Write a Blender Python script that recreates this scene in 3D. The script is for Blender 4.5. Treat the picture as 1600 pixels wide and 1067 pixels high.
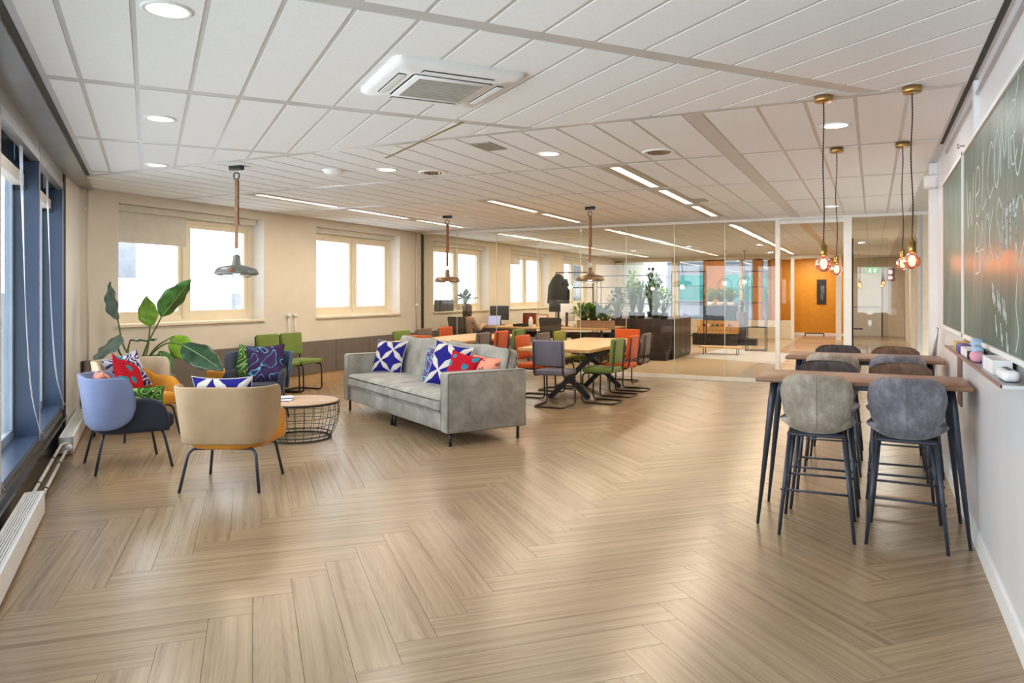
import bpy, bmesh, math, random
from mathutils import Vector, Matrix
random.seed(7)
for o in list(bpy.data.objects): bpy.data.objects.remove(o)
S = bpy.context.scene; C = S.collection
PI = math.pi; R = math.radians

# ------------------------------------------------------------ camera, sky, exposure
cam = bpy.data.cameras.new('camera'); co = bpy.data.objects.new('camera', cam); C.objects.link(co)
co.location = (0, 0, 1.5); co.rotation_euler = (R(90), 0, R(25.81))
cam.sensor_width = 36; cam.lens = 1165 / 1600 * 36; cam.shift_y = -75.5 / 1600
cam.clip_start = .05; cam.clip_end = 300
S.camera = co
W = bpy.data.worlds.new('world'); S.world = W; W.use_nodes = True
W.node_tree.nodes['Background'].inputs[0].default_value = (.88, .945, 1, 1)
W.node_tree.nodes['Background'].inputs[1].default_value = 7.5
vs = S.view_settings
vs.view_transform = 'Standard'; vs.look = 'None'; vs.gamma = 1; vs.use_curve_mapping = False
vs.exposure = -0.1
cy = S.cycles
cy.use_denoising = True; cy.max_bounces = 10; cy.diffuse_bounces = 5; cy.glossy_bounces = 4
cy.transparent_max_bounces = 24; cy.transmission_bounces = 6
cy.caustics_reflective = False; cy.caustics_refractive = False
cy.sample_clamp_indirect = 6.0

def lamp(name, kind, loc, energy, color=(1, 1, 1), size=.2, size_y=None, rot=(0, 0, 0), spread=None, portal=False):
    l = bpy.data.lights.new(name, kind); l.energy = energy; l.color = color
    if kind == 'AREA':
        l.size = size
        if size_y: l.shape = 'RECTANGLE'; l.size_y = size_y
        else: l.shape = 'DISK'
        if spread: l.spread = spread
        if portal: l.cycles.is_portal = True
    else: l.shadow_soft_size = size
    o = bpy.data.objects.new(name, l); C.objects.link(o); o.location = loc; o.rotation_euler = rot
    return o
# wall frame of the slanted glazed side: v = across (into the room), u = along
NV = Vector((.61896, .78542, 0)); CU = Vector((-.78542, .61896, 0)); ROT = math.atan2(.78542, .61896)
def uv(u, v, z=0): return NV * v + CU * u + Vector((0, 0, z))
XR, XB, YP, YE, ZC = .555, -8.41, 13.1, 26.0, 2.75
# daylight through the glazed side and the windows of the long wall (sky portals)
lamp('sky_portal', 'AREA', uv(4.2, -1.12, 1.46), 1, size=10.4, size_y=2.3, rot=(R(90), 0, ROT - R(90)), portal=True)
WINS = [(6.19, 8.65), (9.84, 12.30), (13.55, 16.10), (17.31, 19.85), (21.0, 23.5)]
for a, b in WINS:
    lamp('sky_portal', 'AREA', (XB - .34, (a + b) / 2, 1.86), 1, size=b - a, size_y=1.5, rot=(R(90), 0, R(-90)), portal=True)
WARM = (1, .82, .62); NEUT = (1, .95, .89)
DOWN = [uv(3.62, 0.07), uv(5.9, .07), uv(8.05, .065), Vector((-4.42, 6.24, 0)), Vector((-2.61, 6.16, 0)), Vector((-.25, 6.05, 0)), Vector((-.53, 11.64, 0))]
for p in DOWN: lamp('downlight_lamp', 'AREA', (p.x, p.y, ZC - .012), 14, NEUT, .16, rot=(0, 0, 0))
LIN = [(-2.30, [(7.1, 8.65), (8.95, 10.5), (10.8, 12.35)]), (-4.66, [(8.95, 10.5), (10.8, 12.35)]), (-7.02, [(7.1, 8.65), (8.95, 10.5), (10.8, 12.35)])]
for x, ys in LIN:
    for a, b in ys: lamp('linear_lamp', 'AREA', (x, (a + b) / 2, ZC - .012), 26, WARM, .1, 1.5)
for x in (-2.3, -4.66, -7.02):
    lamp('linear_lamp', 'AREA', (x, 19.5, ZC - .012), 170, WARM, .1, 12.0)

for p in ((-1.9, 27.2), (.1, 26.0), (.2, 18.0)): lamp('hall_fill', 'AREA', (p[0], p[1], ZC - .02), 60, NEUT, .5)  # added fill to brighten the ochre room and hall, no fixtures there
# ------------------------------------------------------------ materials
def lin(c):
    f = lambda x: x / 12.92 if x <= .04045 else ((x + .055) / 1.055) ** 2.4
    return tuple(f(x / 255) for x in c[:3]) + (1,)
def base(name):
    m = bpy.data.materials.new(name); m.use_nodes = True
    nt = m.node_tree; return m, nt, nt.nodes['Principled BSDF']
def N(nt, t, **k):
    n = nt.nodes.new(t)
    for a, b in k.items(): setattr(n, a, b)
    return n
def coords(nt, kind='Object', scale=(1, 1, 1)):
    tc = N(nt, 'ShaderNodeTexCoord'); mp = N(nt, 'ShaderNodeMapping'); mp.inputs['Scale'].default_value = scale
    nt.links.new(tc.outputs[kind], mp.inputs[0]); return mp.outputs[0]
def ramp(nt, src, stops):
    r = N(nt, 'ShaderNodeValToRGB'); e = r.color_ramp.elements
    while len(e) < len(stops): e.new(.5)
    for el, (p, c) in zip(e, stops): el.position = p; el.color = lin(c)
    nt.links.new(src, r.inputs[0]); return r.outputs[0]
def bump(nt, b, src, dist, strength=1):
    n = N(nt, 'ShaderNodeBump'); n.inputs['Strength'].default_value = strength; n.inputs['Distance'].default_value = dist
    nt.links.new(src, n.inputs['Height']); nt.links.new(n.outputs[0], b.inputs['Normal'])
def noise(nt, vec, scale, detail=3, rough=.6):
    n = N(nt, 'ShaderNodeTexNoise'); n.inputs['Scale'].default_value = scale; n.inputs['Detail'].default_value = detail
    n.inputs['Roughness'].default_value = rough; nt.links.new(vec, n.inputs['Vector']); return n.outputs[0]
def math_(nt, op, a, b=None):
    n = N(nt, 'ShaderNodeMath', operation=op)
    for i, x in enumerate((a, b)):
        if x is None: continue
        if isinstance(x, (int, float)): n.inputs[i].default_value = x
        else: nt.links.new(x, n.inputs[i])
    return n.outputs[0]
def plain(name, c, rough=.5, metal=0, var=.0, nscale=6, spec=.5, bumpd=0, bscale=200, coat=0):
    m, nt, b = base(name); b.inputs['Roughness'].default_value = rough; b.inputs['Metallic'].default_value = metal
    b.inputs['Specular IOR Level'].default_value = spec; b.inputs['Coat Weight'].default_value = coat
    v = coords(nt)
    d = tuple(max(0, x * (1 - var)) for x in c); l = tuple(min(255, x * (1 + var)) for x in c)
    nt.links.new(ramp(nt, noise(nt, v, nscale), [(.35, d), (.65, l)]), b.inputs['Base Color'])
    if bumpd: bump(nt, b, noise(nt, v, bscale, 2), bumpd)
    return m
def fabric(name, c, var=.07, scale=500, rough=.95, b2=.0006):
    m, nt, b = base(name); b.inputs['Roughness'].default_value = rough; b.inputs['Specular IOR Level'].default_value = .2
    b.inputs['Sheen Weight'].default_value = .15
    v = coords(nt); n1 = noise(nt, v, 5, 3)
    d = tuple(x * (1 - var) for x in c); l = tuple(min(255, x * (1 + var)) for x in c)
    nt.links.new(ramp(nt, n1, [(.3, d), (.7, l)]), b.inputs['Base Color'])
    bump(nt, b, noise(nt, v, scale, 2), b2); return m
def velvet(name, c, hi):
    m, nt, b = base(name); b.inputs['Roughness'].default_value = .7; b.inputs['Specular IOR Level'].default_value = .25
    b.inputs['Sheen Weight'].default_value = .35; b.inputs['Sheen Roughness'].default_value = .4
    v = coords(nt, scale=(1, 1, .7)); n1 = noise(nt, v, 8, 7, .75)
    nt.links.new(ramp(nt, n1, [(.3, c), (.5, tuple((a + d) / 2 for a, d in zip(c, hi))), (.68, hi)]), b.inputs['Base Color'])
    bump(nt, b, noise(nt, v, 300, 2), .0006); return m
def wood(name, dark, light, kind='Object', scale=(1, 1, 1), grain=26, rough=.45, along='x'):
    m, nt, b = base(name); b.inputs['Roughness'].default_value = rough
    sc = {'x': (1.2, grain, grain), 'y': (grain, 1.2, grain), 'z': (grain, grain, 1.2)}[along]
    v = coords(nt, kind, sc); n1 = noise(nt, v, 2, 5, .65)
    nt.links.new(ramp(nt, n1, [(.3, dark), (.72, light)]), b.inputs['Base Color'])
    bump(nt, b, n1, .0008); return m
def emit(name, c, s):
    m, nt, b = base(name); b.inputs['Base Color'].default_value = lin(c); b.inputs['Emission Color'].default_value = lin(c)
    b.inputs['Emission Strength'].default_value = s; return m
def glass(name, tint=(245, 250, 250), refl=.5, rough=.01, ior=1.45):
    m = bpy.data.materials.new(name); m.use_nodes = True; nt = m.node_tree; nt.nodes.clear()
    out = N(nt, 'ShaderNodeOutputMaterial'); mix = N(nt, 'ShaderNodeMixShader'); t = N(nt, 'ShaderNodeBsdfTransparent'); g = N(nt, 'ShaderNodeBsdfGlossy')
    fr = N(nt, 'ShaderNodeFresnel'); fr.inputs[0].default_value = ior
    t.inputs[0].default_value = lin(tint); g.inputs['Roughness'].default_value = rough
    nt.links.new(math_(nt, 'MULTIPLY', fr.outputs[0], refl), mix.inputs[0]); nt.links.new(t.outputs[0], mix.inputs[1]); nt.links.new(g.outputs[0], mix.inputs[2])
    nt.links.new(mix.outputs[0], out.inputs[0]); return m
def uvmat(name, build, rough=.9):
    m, nt, b = base(name); b.inputs['Roughness'].default_value = rough; b.inputs['Specular IOR Level'].default_value = .2
    tc = N(nt, 'ShaderNodeTexCoord'); nt.links.new(build(nt, tc.outputs['UV']), b.inputs['Base Color'])
    bump(nt, b, noise(nt, coords(nt), 420, 2), .0006); return m

def plank_mat():
    m, nt, b = base('oak_plank')
    tc = N(nt, 'ShaderNodeTexCoord'); oi = N(nt, 'ShaderNodeObjectInfo'); at = N(nt, 'ShaderNodeAttribute', attribute_name='tone')
    t = math_(nt, 'FRACT', math_(nt, 'ADD', oi.outputs['Random'], at.outputs['Fac']))
    off = N(nt, 'ShaderNodeCombineXYZ'); nt.links.new(math_(nt, 'MULTIPLY', t, 57.0), off.inputs[0]); nt.links.new(math_(nt, 'MULTIPLY', t, 91.0), off.inputs[1])
    ad = N(nt, 'ShaderNodeVectorMath', operation='ADD'); nt.links.new(tc.outputs['UV'], ad.inputs[0]); nt.links.new(off.outputs[0], ad.inputs[1])
    def mp(sc):
        n = N(nt, 'ShaderNodeMapping'); n.inputs['Scale'].default_value = sc; nt.links.new(ad.outputs[0], n.inputs[0]); return n.outputs[0]
    fine = noise(nt, mp((1.3, 130, 1)), 1.0, 4, .6)
    broad = noise(nt, mp((.55, 26, 1)), 1.0, 3, .6)
    ring = math_(nt, 'SINE', math_(nt, 'MULTIPLY', noise(nt, mp((.75, 6.5, 1)), 1.0, 0, .5), 95.0))
    mixv = math_(nt, 'ADD', math_(nt, 'MULTIPLY', fine, .34), math_(nt, 'ADD', math_(nt, 'MULTIPLY', broad, .60), math_(nt, 'MULTIPLY', ring, .022)))
    col = ramp(nt, mixv, [(.28, (124, 102, 77)), (.42, (148, 126, 99)), (.53, (161, 140, 112)), (.70, (170, 151, 125))])
    hs = N(nt, 'ShaderNodeHueSaturation'); nt.links.new(col, hs.inputs['Color'])
    nt.links.new(math_(nt, 'ADD', math_(nt, 'MULTIPLY', t, .16), .90), hs.inputs['Value'])
    nt.links.new(hs.outputs[0], b.inputs['Base Color'])
    b.inputs['Specular IOR Level'].default_value = .55
    nt.links.new(math_(nt, 'ADD', math_(nt, 'MULTIPLY', fine, .05), .235), b.inputs['Roughness'])
    return m

M = {}
M['plank'] = plank_mat()
M['floor_under'] = plain('floor_joint', (116, 99, 78), .7)
M['carpet'] = plain('carpet', (170, 152, 128), 1, var=.06, nscale=60, spec=.1, bumpd=.002, bscale=400)
M['glare_pale'] = plain('glare_pale', (188, 186, 186), 1, var=.05, nscale=50, spec=.1, bumpd=.002, bscale=400)
M['tile'] = plain('ceiling_tile', (232, 233, 231), .95, var=.012, nscale=90, spec=.15, bumpd=.0008, bscale=260)
M['rail'] = plain('ceiling_rail', (190, 189, 185), .30, var=.02, spec=.6)
M['wall'] = plain('wall_cream', (222, 216, 203), .85, var=.015, nscale=2, spec=.25)
M['white'] = plain('white_paint', (232, 232, 230), .45, var=.01)
M['whitegloss'] = plain('white_board', (226, 229, 233), .28, var=.012, nscale=3, spec=.6)
M['winframe'] = plain('window_frame', (232, 222, 200), .4, var=.01)
M['reveal'] = plain('window_reveal', (236, 234, 230), .6, var=.01)
M['casing'] = plain('grey_casing', (112, 104, 98), .55, var=.03)
M['skirt'] = plain('skirting', (190, 160, 120), .55, var=.04)
M['joint'] = plain('dark_joint', (52, 50, 48), .6)
M['blue'] = plain('blue_panel', (64, 82, 110), .28, var=.05, nscale=1.5, spec=.55)
M['greymetal'] = plain('grey_metal_panel', (150, 150, 148), .34, metal=.2, var=.04, nscale=2)
M['black'] = plain('black_metal', (26, 26, 28), .42, var=.1, spec=.5)
M['blacksill'] = plain('black_sill', (30, 29, 30), .25, var=.2)
M['slate'] = plain('slate_metal', (56, 62, 74), .38, metal=.3, var=.06)
M['steel'] = plain('grey_blue_frame', (150, 166, 182), .4, metal=.2, var=.03)
M['pipe'] = plain('pipe_paint', (205, 198, 186), .4, var=.03)
M['cord'] = plain('white_cord', (196, 202, 216), .7)
M['blindf'] = plain('blind_cloth', (214, 212, 202), .9, var=.02)
M['glass'] = glass('window_glass', (250, 252, 253), .7)
M['pglass'] = glass('partition_glass', (250, 249, 245), .75, .005, 1.5)
M['gedge'] = plain('glass_edge', (205, 215, 205), .2, var=.02)
M['chrome'] = plain('chrome', (190, 190, 192), .18, metal=1)
M['brass'] = plain('brass', (168, 138, 84), .3, metal=.9, var=.06)
M['cable'] = plain('twisted_cable', (66, 48, 38), .8, var=.3, nscale=150)
M['leather'] = plain('brown_leather', (122, 78, 46), .6, var=.15, nscale=20)
M['shade'] = plain('grey_enamel', (108, 112, 110), .45, metal=.3, var=.12, nscale=14)
M['bronze'] = plain('bronze_enamel', (112, 92, 70), .4, metal=.5, var=.14, nscale=14)
M['filament'] = emit('filament', (255, 215, 150), 34)
M['lampglow'] = emit('bulb_glow', (255, 236, 200), 9)
M['disc'] = emit('downlight_disc', (255, 244, 226), 4.2)
M['strip'] = emit('light_strip', (255, 236, 210), 2.3)
M['amber'] = glass('amber_glass', (255, 176, 140), 1.0, .02, 1.5)
nt = M['amber'].node_tree; o_ = nt.nodes['Material Output']; e_ = N(nt, 'ShaderNodeEmission'); e_.inputs[0].default_value = lin((255, 96, 44)); e_.inputs[1].default_value = .28; ad_ = N(nt, 'ShaderNodeAddShader')
nt.links.new(o_.inputs[0].links[0].from_socket, ad_.inputs[0]); nt.links.new(e_.outputs[0], ad_.inputs[1]); nt.links.new(ad_.outputs[0], o_.inputs[0])
M['grille'] = plain('grey_grille', (160, 160, 150), .8, var=.04)
M['slot'] = plain('dark_slot', (62, 62, 58), .8)
def chalk():
    m, nt, b = base('chalkboard'); b.inputs['Roughness'].default_value = .42; b.inputs['Specular IOR Level'].default_value = .35
    v = coords(nt, scale=(1, 6, .8)); n1 = noise(nt, v, 2.2, 5, .65); n2 = noise(nt, coords(nt), 1.2, 3)
    s = math_(nt, 'ADD', math_(nt, 'MULTIPLY', n1, .6), math_(nt, 'MULTIPLY', n2, .4))
    nt.links.new(ramp(nt, s, [(.35, (58, 82, 72)), (.52, (80, 102, 92)), (.68, (118, 136, 130))]), b.inputs['Base Color']); return m
M['chalkboard'] = chalk()
M['chalk'] = plain('white_chalk', (214, 218, 214), 1, var=.08, nscale=120)
M['frost'] = plain('aluminium', (178, 178, 178), .35, metal=.7, var=.03)
M['wood_bar'] = wood('walnut_top', (98, 70, 50), (152, 114, 84), grain=22, rough=.42)
M['wood_oak'] = wood('oak_top', (178, 136, 84), (216, 178, 122), grain=16, rough=.4, along='y')
M['wood_coffee'] = wood('coffee_top', (166, 132, 104), (208, 180, 152), grain=20)
M['wood_desk'] = wood('desk_wood', (190, 150, 100), (222, 186, 136), grain=18)
M['crate'] = wood('crate_wood', (178, 128, 70), (214, 168, 104), grain=18)
M['orange'] = fabric('orange_fabric', (194, 86, 36)); M['green'] = fabric('green_fabric', (110, 132, 62)); M['lime'] = fabric('olive_green_fabric', (140, 142, 44))
M['greyf'] = fabric('blue_grey_fabric', (112, 112, 128)); M['taupe'] = fabric('taupe_fabric', (108, 94, 86))
M['lblue'] = fabric('powder_blue_wool', (114, 126, 160), .04); M['lnavy'] = fabric('navy_wool', (46, 52, 66), .06)
M['lbeige'] = fabric('beige_wool', (170, 146, 115), .04); M['lamber'] = fabric('amber_wool', (206, 142, 44), .05)
M['lcream'] = fabric('cream_wool', (192, 174, 146), .04); M['lsteel'] = fabric('steel_blue_wool', (72, 86, 110), .05)
M['v_beige'] = velvet('beige_velvet', (116, 106, 93), (186, 177, 162)); M['v_grey'] = velvet('grey_velvet', (72, 71, 78), (146, 146, 155))
M['v_dark'] = velvet('dark_velvet', (50, 45, 45), (106, 98, 98)); M['v_brown'] = velvet('brown_velvet', (80, 62, 50), (142, 118, 100))
def sofa_mat():
    m, nt, b = base('grey_suede'); b.inputs['Roughness'].default_value = .62; b.inputs['Specular IOR Level'].default_value = .3
    b.inputs['Sheen Weight'].default_value = .2
    v = coords(nt); n1 = noise(nt, v, 4, 6, .65)
    nt.links.new(ramp(nt, n1, [(.3, (120, 117, 108)), (.5, (146, 144, 136)), (.7, (170, 169, 163))]), b.inputs['Base Color'])
    bump(nt, b, noise(nt, v, 3.2, 3), .02, .5); return m
M['suede'] = sofa_mat()
M['ochre'] = plain('ochre_wall', (196, 136, 26), .55, var=.03); M['tan'] = plain('tan_reflection', (190, 130, 72), .7, var=.04)
M['hall'] = plain('hall_wall', (214, 204, 184), .8, var=.02)
M['cab'] = plain('black_cabinet', (40, 34, 32), .35, var=.15)
M['leaf'] = plain('leaf_green', (74, 122, 56), .4, var=.2, nscale=9); M['leaf2'] = plain('leaf_bright', (128, 172, 44), .4, var=.15, nscale=9)
M['leaf3'] = plain('leaf_dark', (40, 70, 48), .35, var=.25, nscale=9); M['leafgrey'] = plain('leaf_grey', (98, 122, 116), .4, var=.15, nscale=9)
M['stem'] = plain('plant_stem', (82, 104, 50), .5, var=.12); M['vein'] = plain('leaf_vein', (150, 176, 110), .5)
M['pot'] = plain('clay_pot', (172, 138, 110), .7, var=.05); M['soil'] = plain('soil', (52, 40, 30), 1, var=.3, nscale=60)
M['paper'] = plain('white_paper', (232, 230, 232), .8, var=.02)
M['skin'] = plain('skin', (206, 160, 130), .55); M['hair'] = plain('brown_hair', (56, 38, 32), .5, var=.2, nscale=40)
M['sweater'] = fabric('beige_sweater', (190, 166, 140)); M['trouser'] = fabric('dark_trouser', (50, 52, 62))
M['screen'] = emit('laptop_screen', (176, 176, 224), .75); M['mesh'] = plain('chair_mesh', (84, 78, 74), .8, var=.05)
M['redf'] = fabric('brick_red_fabric', (136, 44, 36)); M['screenb'] = plain('dark_screen', (44, 46, 52), .3)
M['coat'] = fabric('charcoal_coat', (46, 48, 50)); M['teal'] = plain('teal_canvas', (34, 104, 100), .8, var=.06)
M['facade'] = plain('pale_facade', (112, 112, 122), .9, var=.03); M['facade2'] = plain('grey_facade', (92, 94, 102), .9, var=.03)
M['outgrey'] = plain('outside_grey', (120, 122, 128), .9, var=.05); M['outpale'] = plain('outside_pale', (158, 160, 166), .9, var=.04); M['exit'] = emit('exit_sign_green', (70, 150, 60), 1.0); M['signred'] = plain('red_sign', (150, 34, 40), .5); M['signw'] = emit('sign_white', (235, 240, 230), .6)
M['yellow'] = plain('yellow_card', (206, 184, 84), .6); M['purple'] = plain('purple_plastic', (74, 62, 150), .5); M['pink'] = plain('pink_sponge', (226, 160, 176), .9)
M['sky'] = plain('pale_blue_sponge', (164, 190, 214), .9)

def star(nt, u):   # blue star lattice print
    sp = N(nt, 'ShaderNodeSeparateXYZ'); nt.links.new(u, sp.inputs[0])
    a = math_(nt, 'MULTIPLY', math_(nt, 'ADD', sp.outputs[0], sp.outputs[1]), 1.45); b = math_(nt, 'MULTIPLY', math_(nt, 'SUBTRACT', sp.outputs[0], sp.outputs[1]), 1.45)
    fa = math_(nt, 'ABSOLUTE', math_(nt, 'SUBTRACT', math_(nt, 'FRACT', math_(nt, 'ADD', a, .5)), .5)); fb = math_(nt, 'ABSOLUTE', math_(nt, 'SUBTRACT', math_(nt, 'FRACT', math_(nt, 'ADD', b, .5)), .5))
    w1 = math_(nt, 'ADD', .03, math_(nt, 'MULTIPLY', fb, .26)); w2 = math_(nt, 'ADD', .03, math_(nt, 'MULTIPLY', fa, .26))
    hit = math_(nt, 'MAXIMUM', math_(nt, 'LESS_THAN', fa, w1), math_(nt, 'LESS_THAN', fb, w2))
    return ramp(nt, hit, [(.3, (34, 32, 122)), (.6, (206, 202, 196))])
def blobs(bg, c1, c2, sc, lo=.18, hi=.33):
    def f(nt, u):
        v = N(nt, 'ShaderNodeTexVoronoi'); v.inputs['Scale'].default_value = sc; nt.links.new(u, v.inputs['Vector'])
        w = N(nt, 'ShaderNodeTexWave'); w.inputs['Scale'].default_value = sc * 3.2; w.inputs['Distortion'].default_value = 3; nt.links.new(u, w.inputs['Vector'])
        stripe = math_(nt, 'LESS_THAN', w.outputs['Fac'], .28)
        inn = math_(nt, 'LESS_THAN', v.outputs['Distance'], hi)
        val = math_(nt, 'ADD', math_(nt, 'MULTIPLY', inn, .5), math_(nt, 'MULTIPLY', math_(nt, 'MULTIPLY', inn, stripe), .4))
        return ramp(nt, val, [(.2, bg), (.45, c1), (.8, c2)])
    return f
def swirl(cs, sc, freq, dist=.6):
    def f(nt, u):
        n = N(nt, 'ShaderNodeTexNoise'); n.inputs['Scale'].default_value = sc; n.inputs['Detail'].default_value = .4; n.inputs['Distortion'].default_value = dist; nt.links.new(u, n.inputs['Vector'])
        return ramp(nt, math_(nt, 'FRACT', math_(nt, 'MULTIPLY', n.outputs[0], freq)), cs)
    return f
M['p_star'] = uvmat('blue_star_print', star)
M['p_red'] = uvmat('red_leaf_print', blobs((172, 20, 38), (58, 164, 190), (24, 30, 44), 3.6, hi=.36))
M['p_green'] = uvmat('green_marble_print', swirl([(.1, (26, 60, 20)), (.35, (70, 130, 50)), (.6, (40, 96, 34)), (.85, (176, 206, 130))], 2.4, 7))
M['p_purple'] = uvmat('purple_scroll_print', swirl([(.05, (56, 40, 72)), (.55, (76, 50, 90)), (.86, (44, 66, 100)), (.93, (120, 176, 220))], 2.6, 5))
M['p_peach'] = uvmat('peach_speckle_print', blobs((222, 150, 124), (70, 96, 112), (196, 84, 52), 9, hi=.40))
M['p_violet'] = uvmat('violet_teal_print', swirl([(.1, (70, 56, 120)), (.45, (110, 70, 130)), (.7, (40, 120, 130)), (.9, (150, 190, 220))], 3.0, 5))
M['p_navy'] = uvmat('navy_white_print', swirl([(.1, (44, 44, 108)), (.42, (40, 46, 110)), (.55, (206, 204, 208)), (.9, (196, 190, 200))], 3.4, 6))

# ------------------------------------------------------------ mesh helpers
class MB:
    def __init__(s): s.v = []; s.f = []; s.uv = None; s.smooth = []
    def add(s, vs, fs, sm=False):
        o = len(s.v); s.v += [tuple(x) for x in vs]; s.f += [tuple(i + o for i in f) for f in fs]; s.smooth += [sm] * len(fs); return s
    def box(s, c, d, rz=0, m=None):
        x, y, z = (k / 2 for k in d); q = [Vector((a * x, b * y, e * z)) for e in (-1, 1) for a, b in ((-1, -1), (1, -1), (1, 1), (-1, 1))]
        t = Matrix.Translation(c) @ (m if m is not None else Matrix.Rotation(rz, 4, 'Z')); q = [t @ p for p in q]
        return s.add(q, [(3, 2, 1, 0), (4, 5, 6, 7), (0, 1, 5, 4), (1, 2, 6, 5), (2, 3, 7, 6), (3, 0, 4, 7)])
    def rbox(s, c, d, r, seg=3, m=None, fn=None, cuts=0):
        b = bmesh.new(); bmesh.ops.create_cube(b, size=1)
        for v in b.verts: v.co = Vector((v.co.x * d[0], v.co.y * d[1], v.co.z * d[2]))
        if cuts: bmesh.ops.subdivide_edges(b, edges=b.edges[:], cuts=cuts, use_grid_fill=True)
        sharp = [e for e in b.edges if len(e.link_faces) == 2 and e.link_faces[0].normal.dot(e.link_faces[1].normal) < .5]
        b.normal_update(); sharp = [e for e in b.edges if e.calc_face_angle(0) > .5]
        bmesh.ops.bevel(b, geom=sharp, offset=r, segments=seg, affect='EDGES', profile=.5)
        b.verts.index_update(); t = Matrix.Translation(c) @ (m if m is not None else Matrix())
        vs = [t @ (fn(v.co) if fn else v.co) for v in b.verts]; fs = [[v.index for v in f.verts] for f in b.faces]; b.free()
        return s.add(vs, fs, True)
    def tube(s, pts, r, n=8, closed=False, caps=True):
        P = [Vector(p) for p in pts]; k = len(P); rr = r if isinstance(r, (list, tuple)) else [r] * k
        T = []
        for i in range(k):
            a = P[(i - 1) % k] if closed or i > 0 else P[i]; b = P[(i + 1) % k] if closed or i < k - 1 else P[i]
            T.append((b - a).normalized())
        up = Vector((0, 0, 1)) if abs(T[0].z) < .9 else Vector((1, 0, 0)); u = T[0].cross(up).normalized(); vs = []
        for i in range(k):
            u = (u - T[i] * u.dot(T[i])).normalized(); w = T[i].cross(u)
            vs += [P[i] + (u * math.cos(2 * PI * j / n) + w * math.sin(2 * PI * j / n)) * rr[i] for j in range(n)]
        fs = [(i * n + j, i * n + (j + 1) % n, ((i + 1) % k) * n + (j + 1) % n, ((i + 1) % k) * n + j) for i in range(k if closed else k - 1) for j in range(n)]
        s.add(vs, fs, True)
        if caps and not closed: o = len(s.v) - k * n; s.f += [tuple(o + j for j in reversed(range(n))), tuple(o + (k - 1) * n + j for j in range(n))]; s.smooth += [False] * 2
        return s
    def lathe(s, prof, n=24, c=(0, 0, 0), m=None, cap=False):
        t = Matrix.Translation(c) @ (m if m is not None else Matrix()); k = len(prof)
        vs = [t @ Vector((r * math.cos(2 * PI * j / n), r * math.sin(2 * PI * j / n), z)) for r, z in prof for j in range(n)]
        fs = [(i * n + j, i * n + (j + 1) % n, (i + 1) * n + (j + 1) % n, (i + 1) * n + j) for i in range(k - 1) for j in range(n)]
        if cap: fs += [tuple(reversed(range(n))), tuple((k - 1) * n + j for j in range(n))]
        return s.add(vs, fs, True)
    def grid(s, fn, nu, nv, cu=False, uvs=False):
        if uvs and s.uv is None: s.uv = []
        vs = []; 
        for i in range(nu + (0 if cu else 1)):
            for j in range(nv + 1):
                vs.append(fn(i / nu, j / nv))
                if uvs: s.uv.append((i / nu, j / nv))
        w = nv + 1; K = nu if cu else nu + 1
        fs = [(i * w + j, ((i + 1) % K) * w + j, ((i + 1) % K) * w + j + 1, i * w + j + 1) for i in range(nu) for j in range(nv)]
        return s.add(vs, fs, True)
    def prism(s, poly, z0, z1):
        n = len(poly); vs = [(x, y, z0) for x, y in poly] + [(x, y, z1) for x, y in poly]
        return s.add(vs, [tuple(reversed(range(n))), tuple(range(n, 2 * n))] + [(i, (i + 1) % n, n + (i + 1) % n, n + i) for i in range(n)])
    def mesh(s, name, mat):
        me = bpy.data.meshes.new(name); me.from_pydata(s.v, [], s.f); me.polygons.foreach_set('use_smooth', s.smooth)
        if s.uv:
            l = me.uv_layers.new(name='UVMap')
            for lp in me.loops: l.data[lp.index].uv = s.uv[lp.vertex_index]
        me.materials.append(M[mat] if isinstance(mat, str) else mat); me.validate(); me.update(); return me
    def build(s, name, mat, parent=None, loc=None, rz=None):
        o = bpy.data.objects.new(name, s.mesh(name, mat)); C.objects.link(o)
        if parent: o.parent = parent
        if loc is not None: o.location = loc
        if rz is not None: o.rotation_euler = (0, 0, rz)
        return o
def bx(name, mat, c, d, parent=None, rz=0): return MB().box(c, d, rz).build(name, mat, parent)
def tag(o, label=None, cat=None, group=None, kind=None):
    if label: o['label'] = label
    if cat: o['category'] = cat
    if group: o['group'] = group
    if kind: o['kind'] = kind
    return o
def thing(name, label, cat, loc=(0, 0, 0), rz=0, group=None):
    o = bpy.data.objects.new(name, None); C.objects.link(o); o.location = loc; o.rotation_euler = (0, 0, rz); o.empty_display_size = .1
    return tag(o, label, cat, group)
def struct(o): o['kind'] = 'structure'; return o
def group_struct(name, loc=(0, 0, 0), rz=0):
    o = bpy.data.objects.new(name, None); C.objects.link(o); o.location = loc; o.rotation_euler = (0, 0, rz); o['kind'] = 'structure'; return o
def dup(o, loc=None, rz=None, label=None, group=None, parent=None):
    c = o.copy(); C.objects.link(c)
    if parent: c.parent = parent
    for ch in list(o.children): dup(ch, parent=c)
    if loc is not None: c.location = loc
    if rz is not None: c.rotation_euler = (0, 0, rz)
    if label: c['label'] = label
    if group: c['group'] = group
    return c
def setmat(o, m):   # own mesh copy with another material
    o.data = o.data.copy(); o.data.materials[0] = M[m]
def rpath(pts, r, n=5, closed=False):
    P = [Vector(p) for p in pts]; out = []; k = len(P)
    for i, p in enumerate(P):
        if not closed and i in (0, k - 1): out.append(p); continue
        a = P[i - 1] - p; b = P[(i + 1) % k] - p; q = min(r, a.length * .48, b.length * .48)
        A = p + a.normalized() * q; B = p + b.normalized() * q
        for j in range(n + 1):
            t = j / n; out.append(A * (1 - t) ** 2 + p * 2 * t * (1 - t) + B * t * t)
    return out
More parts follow.
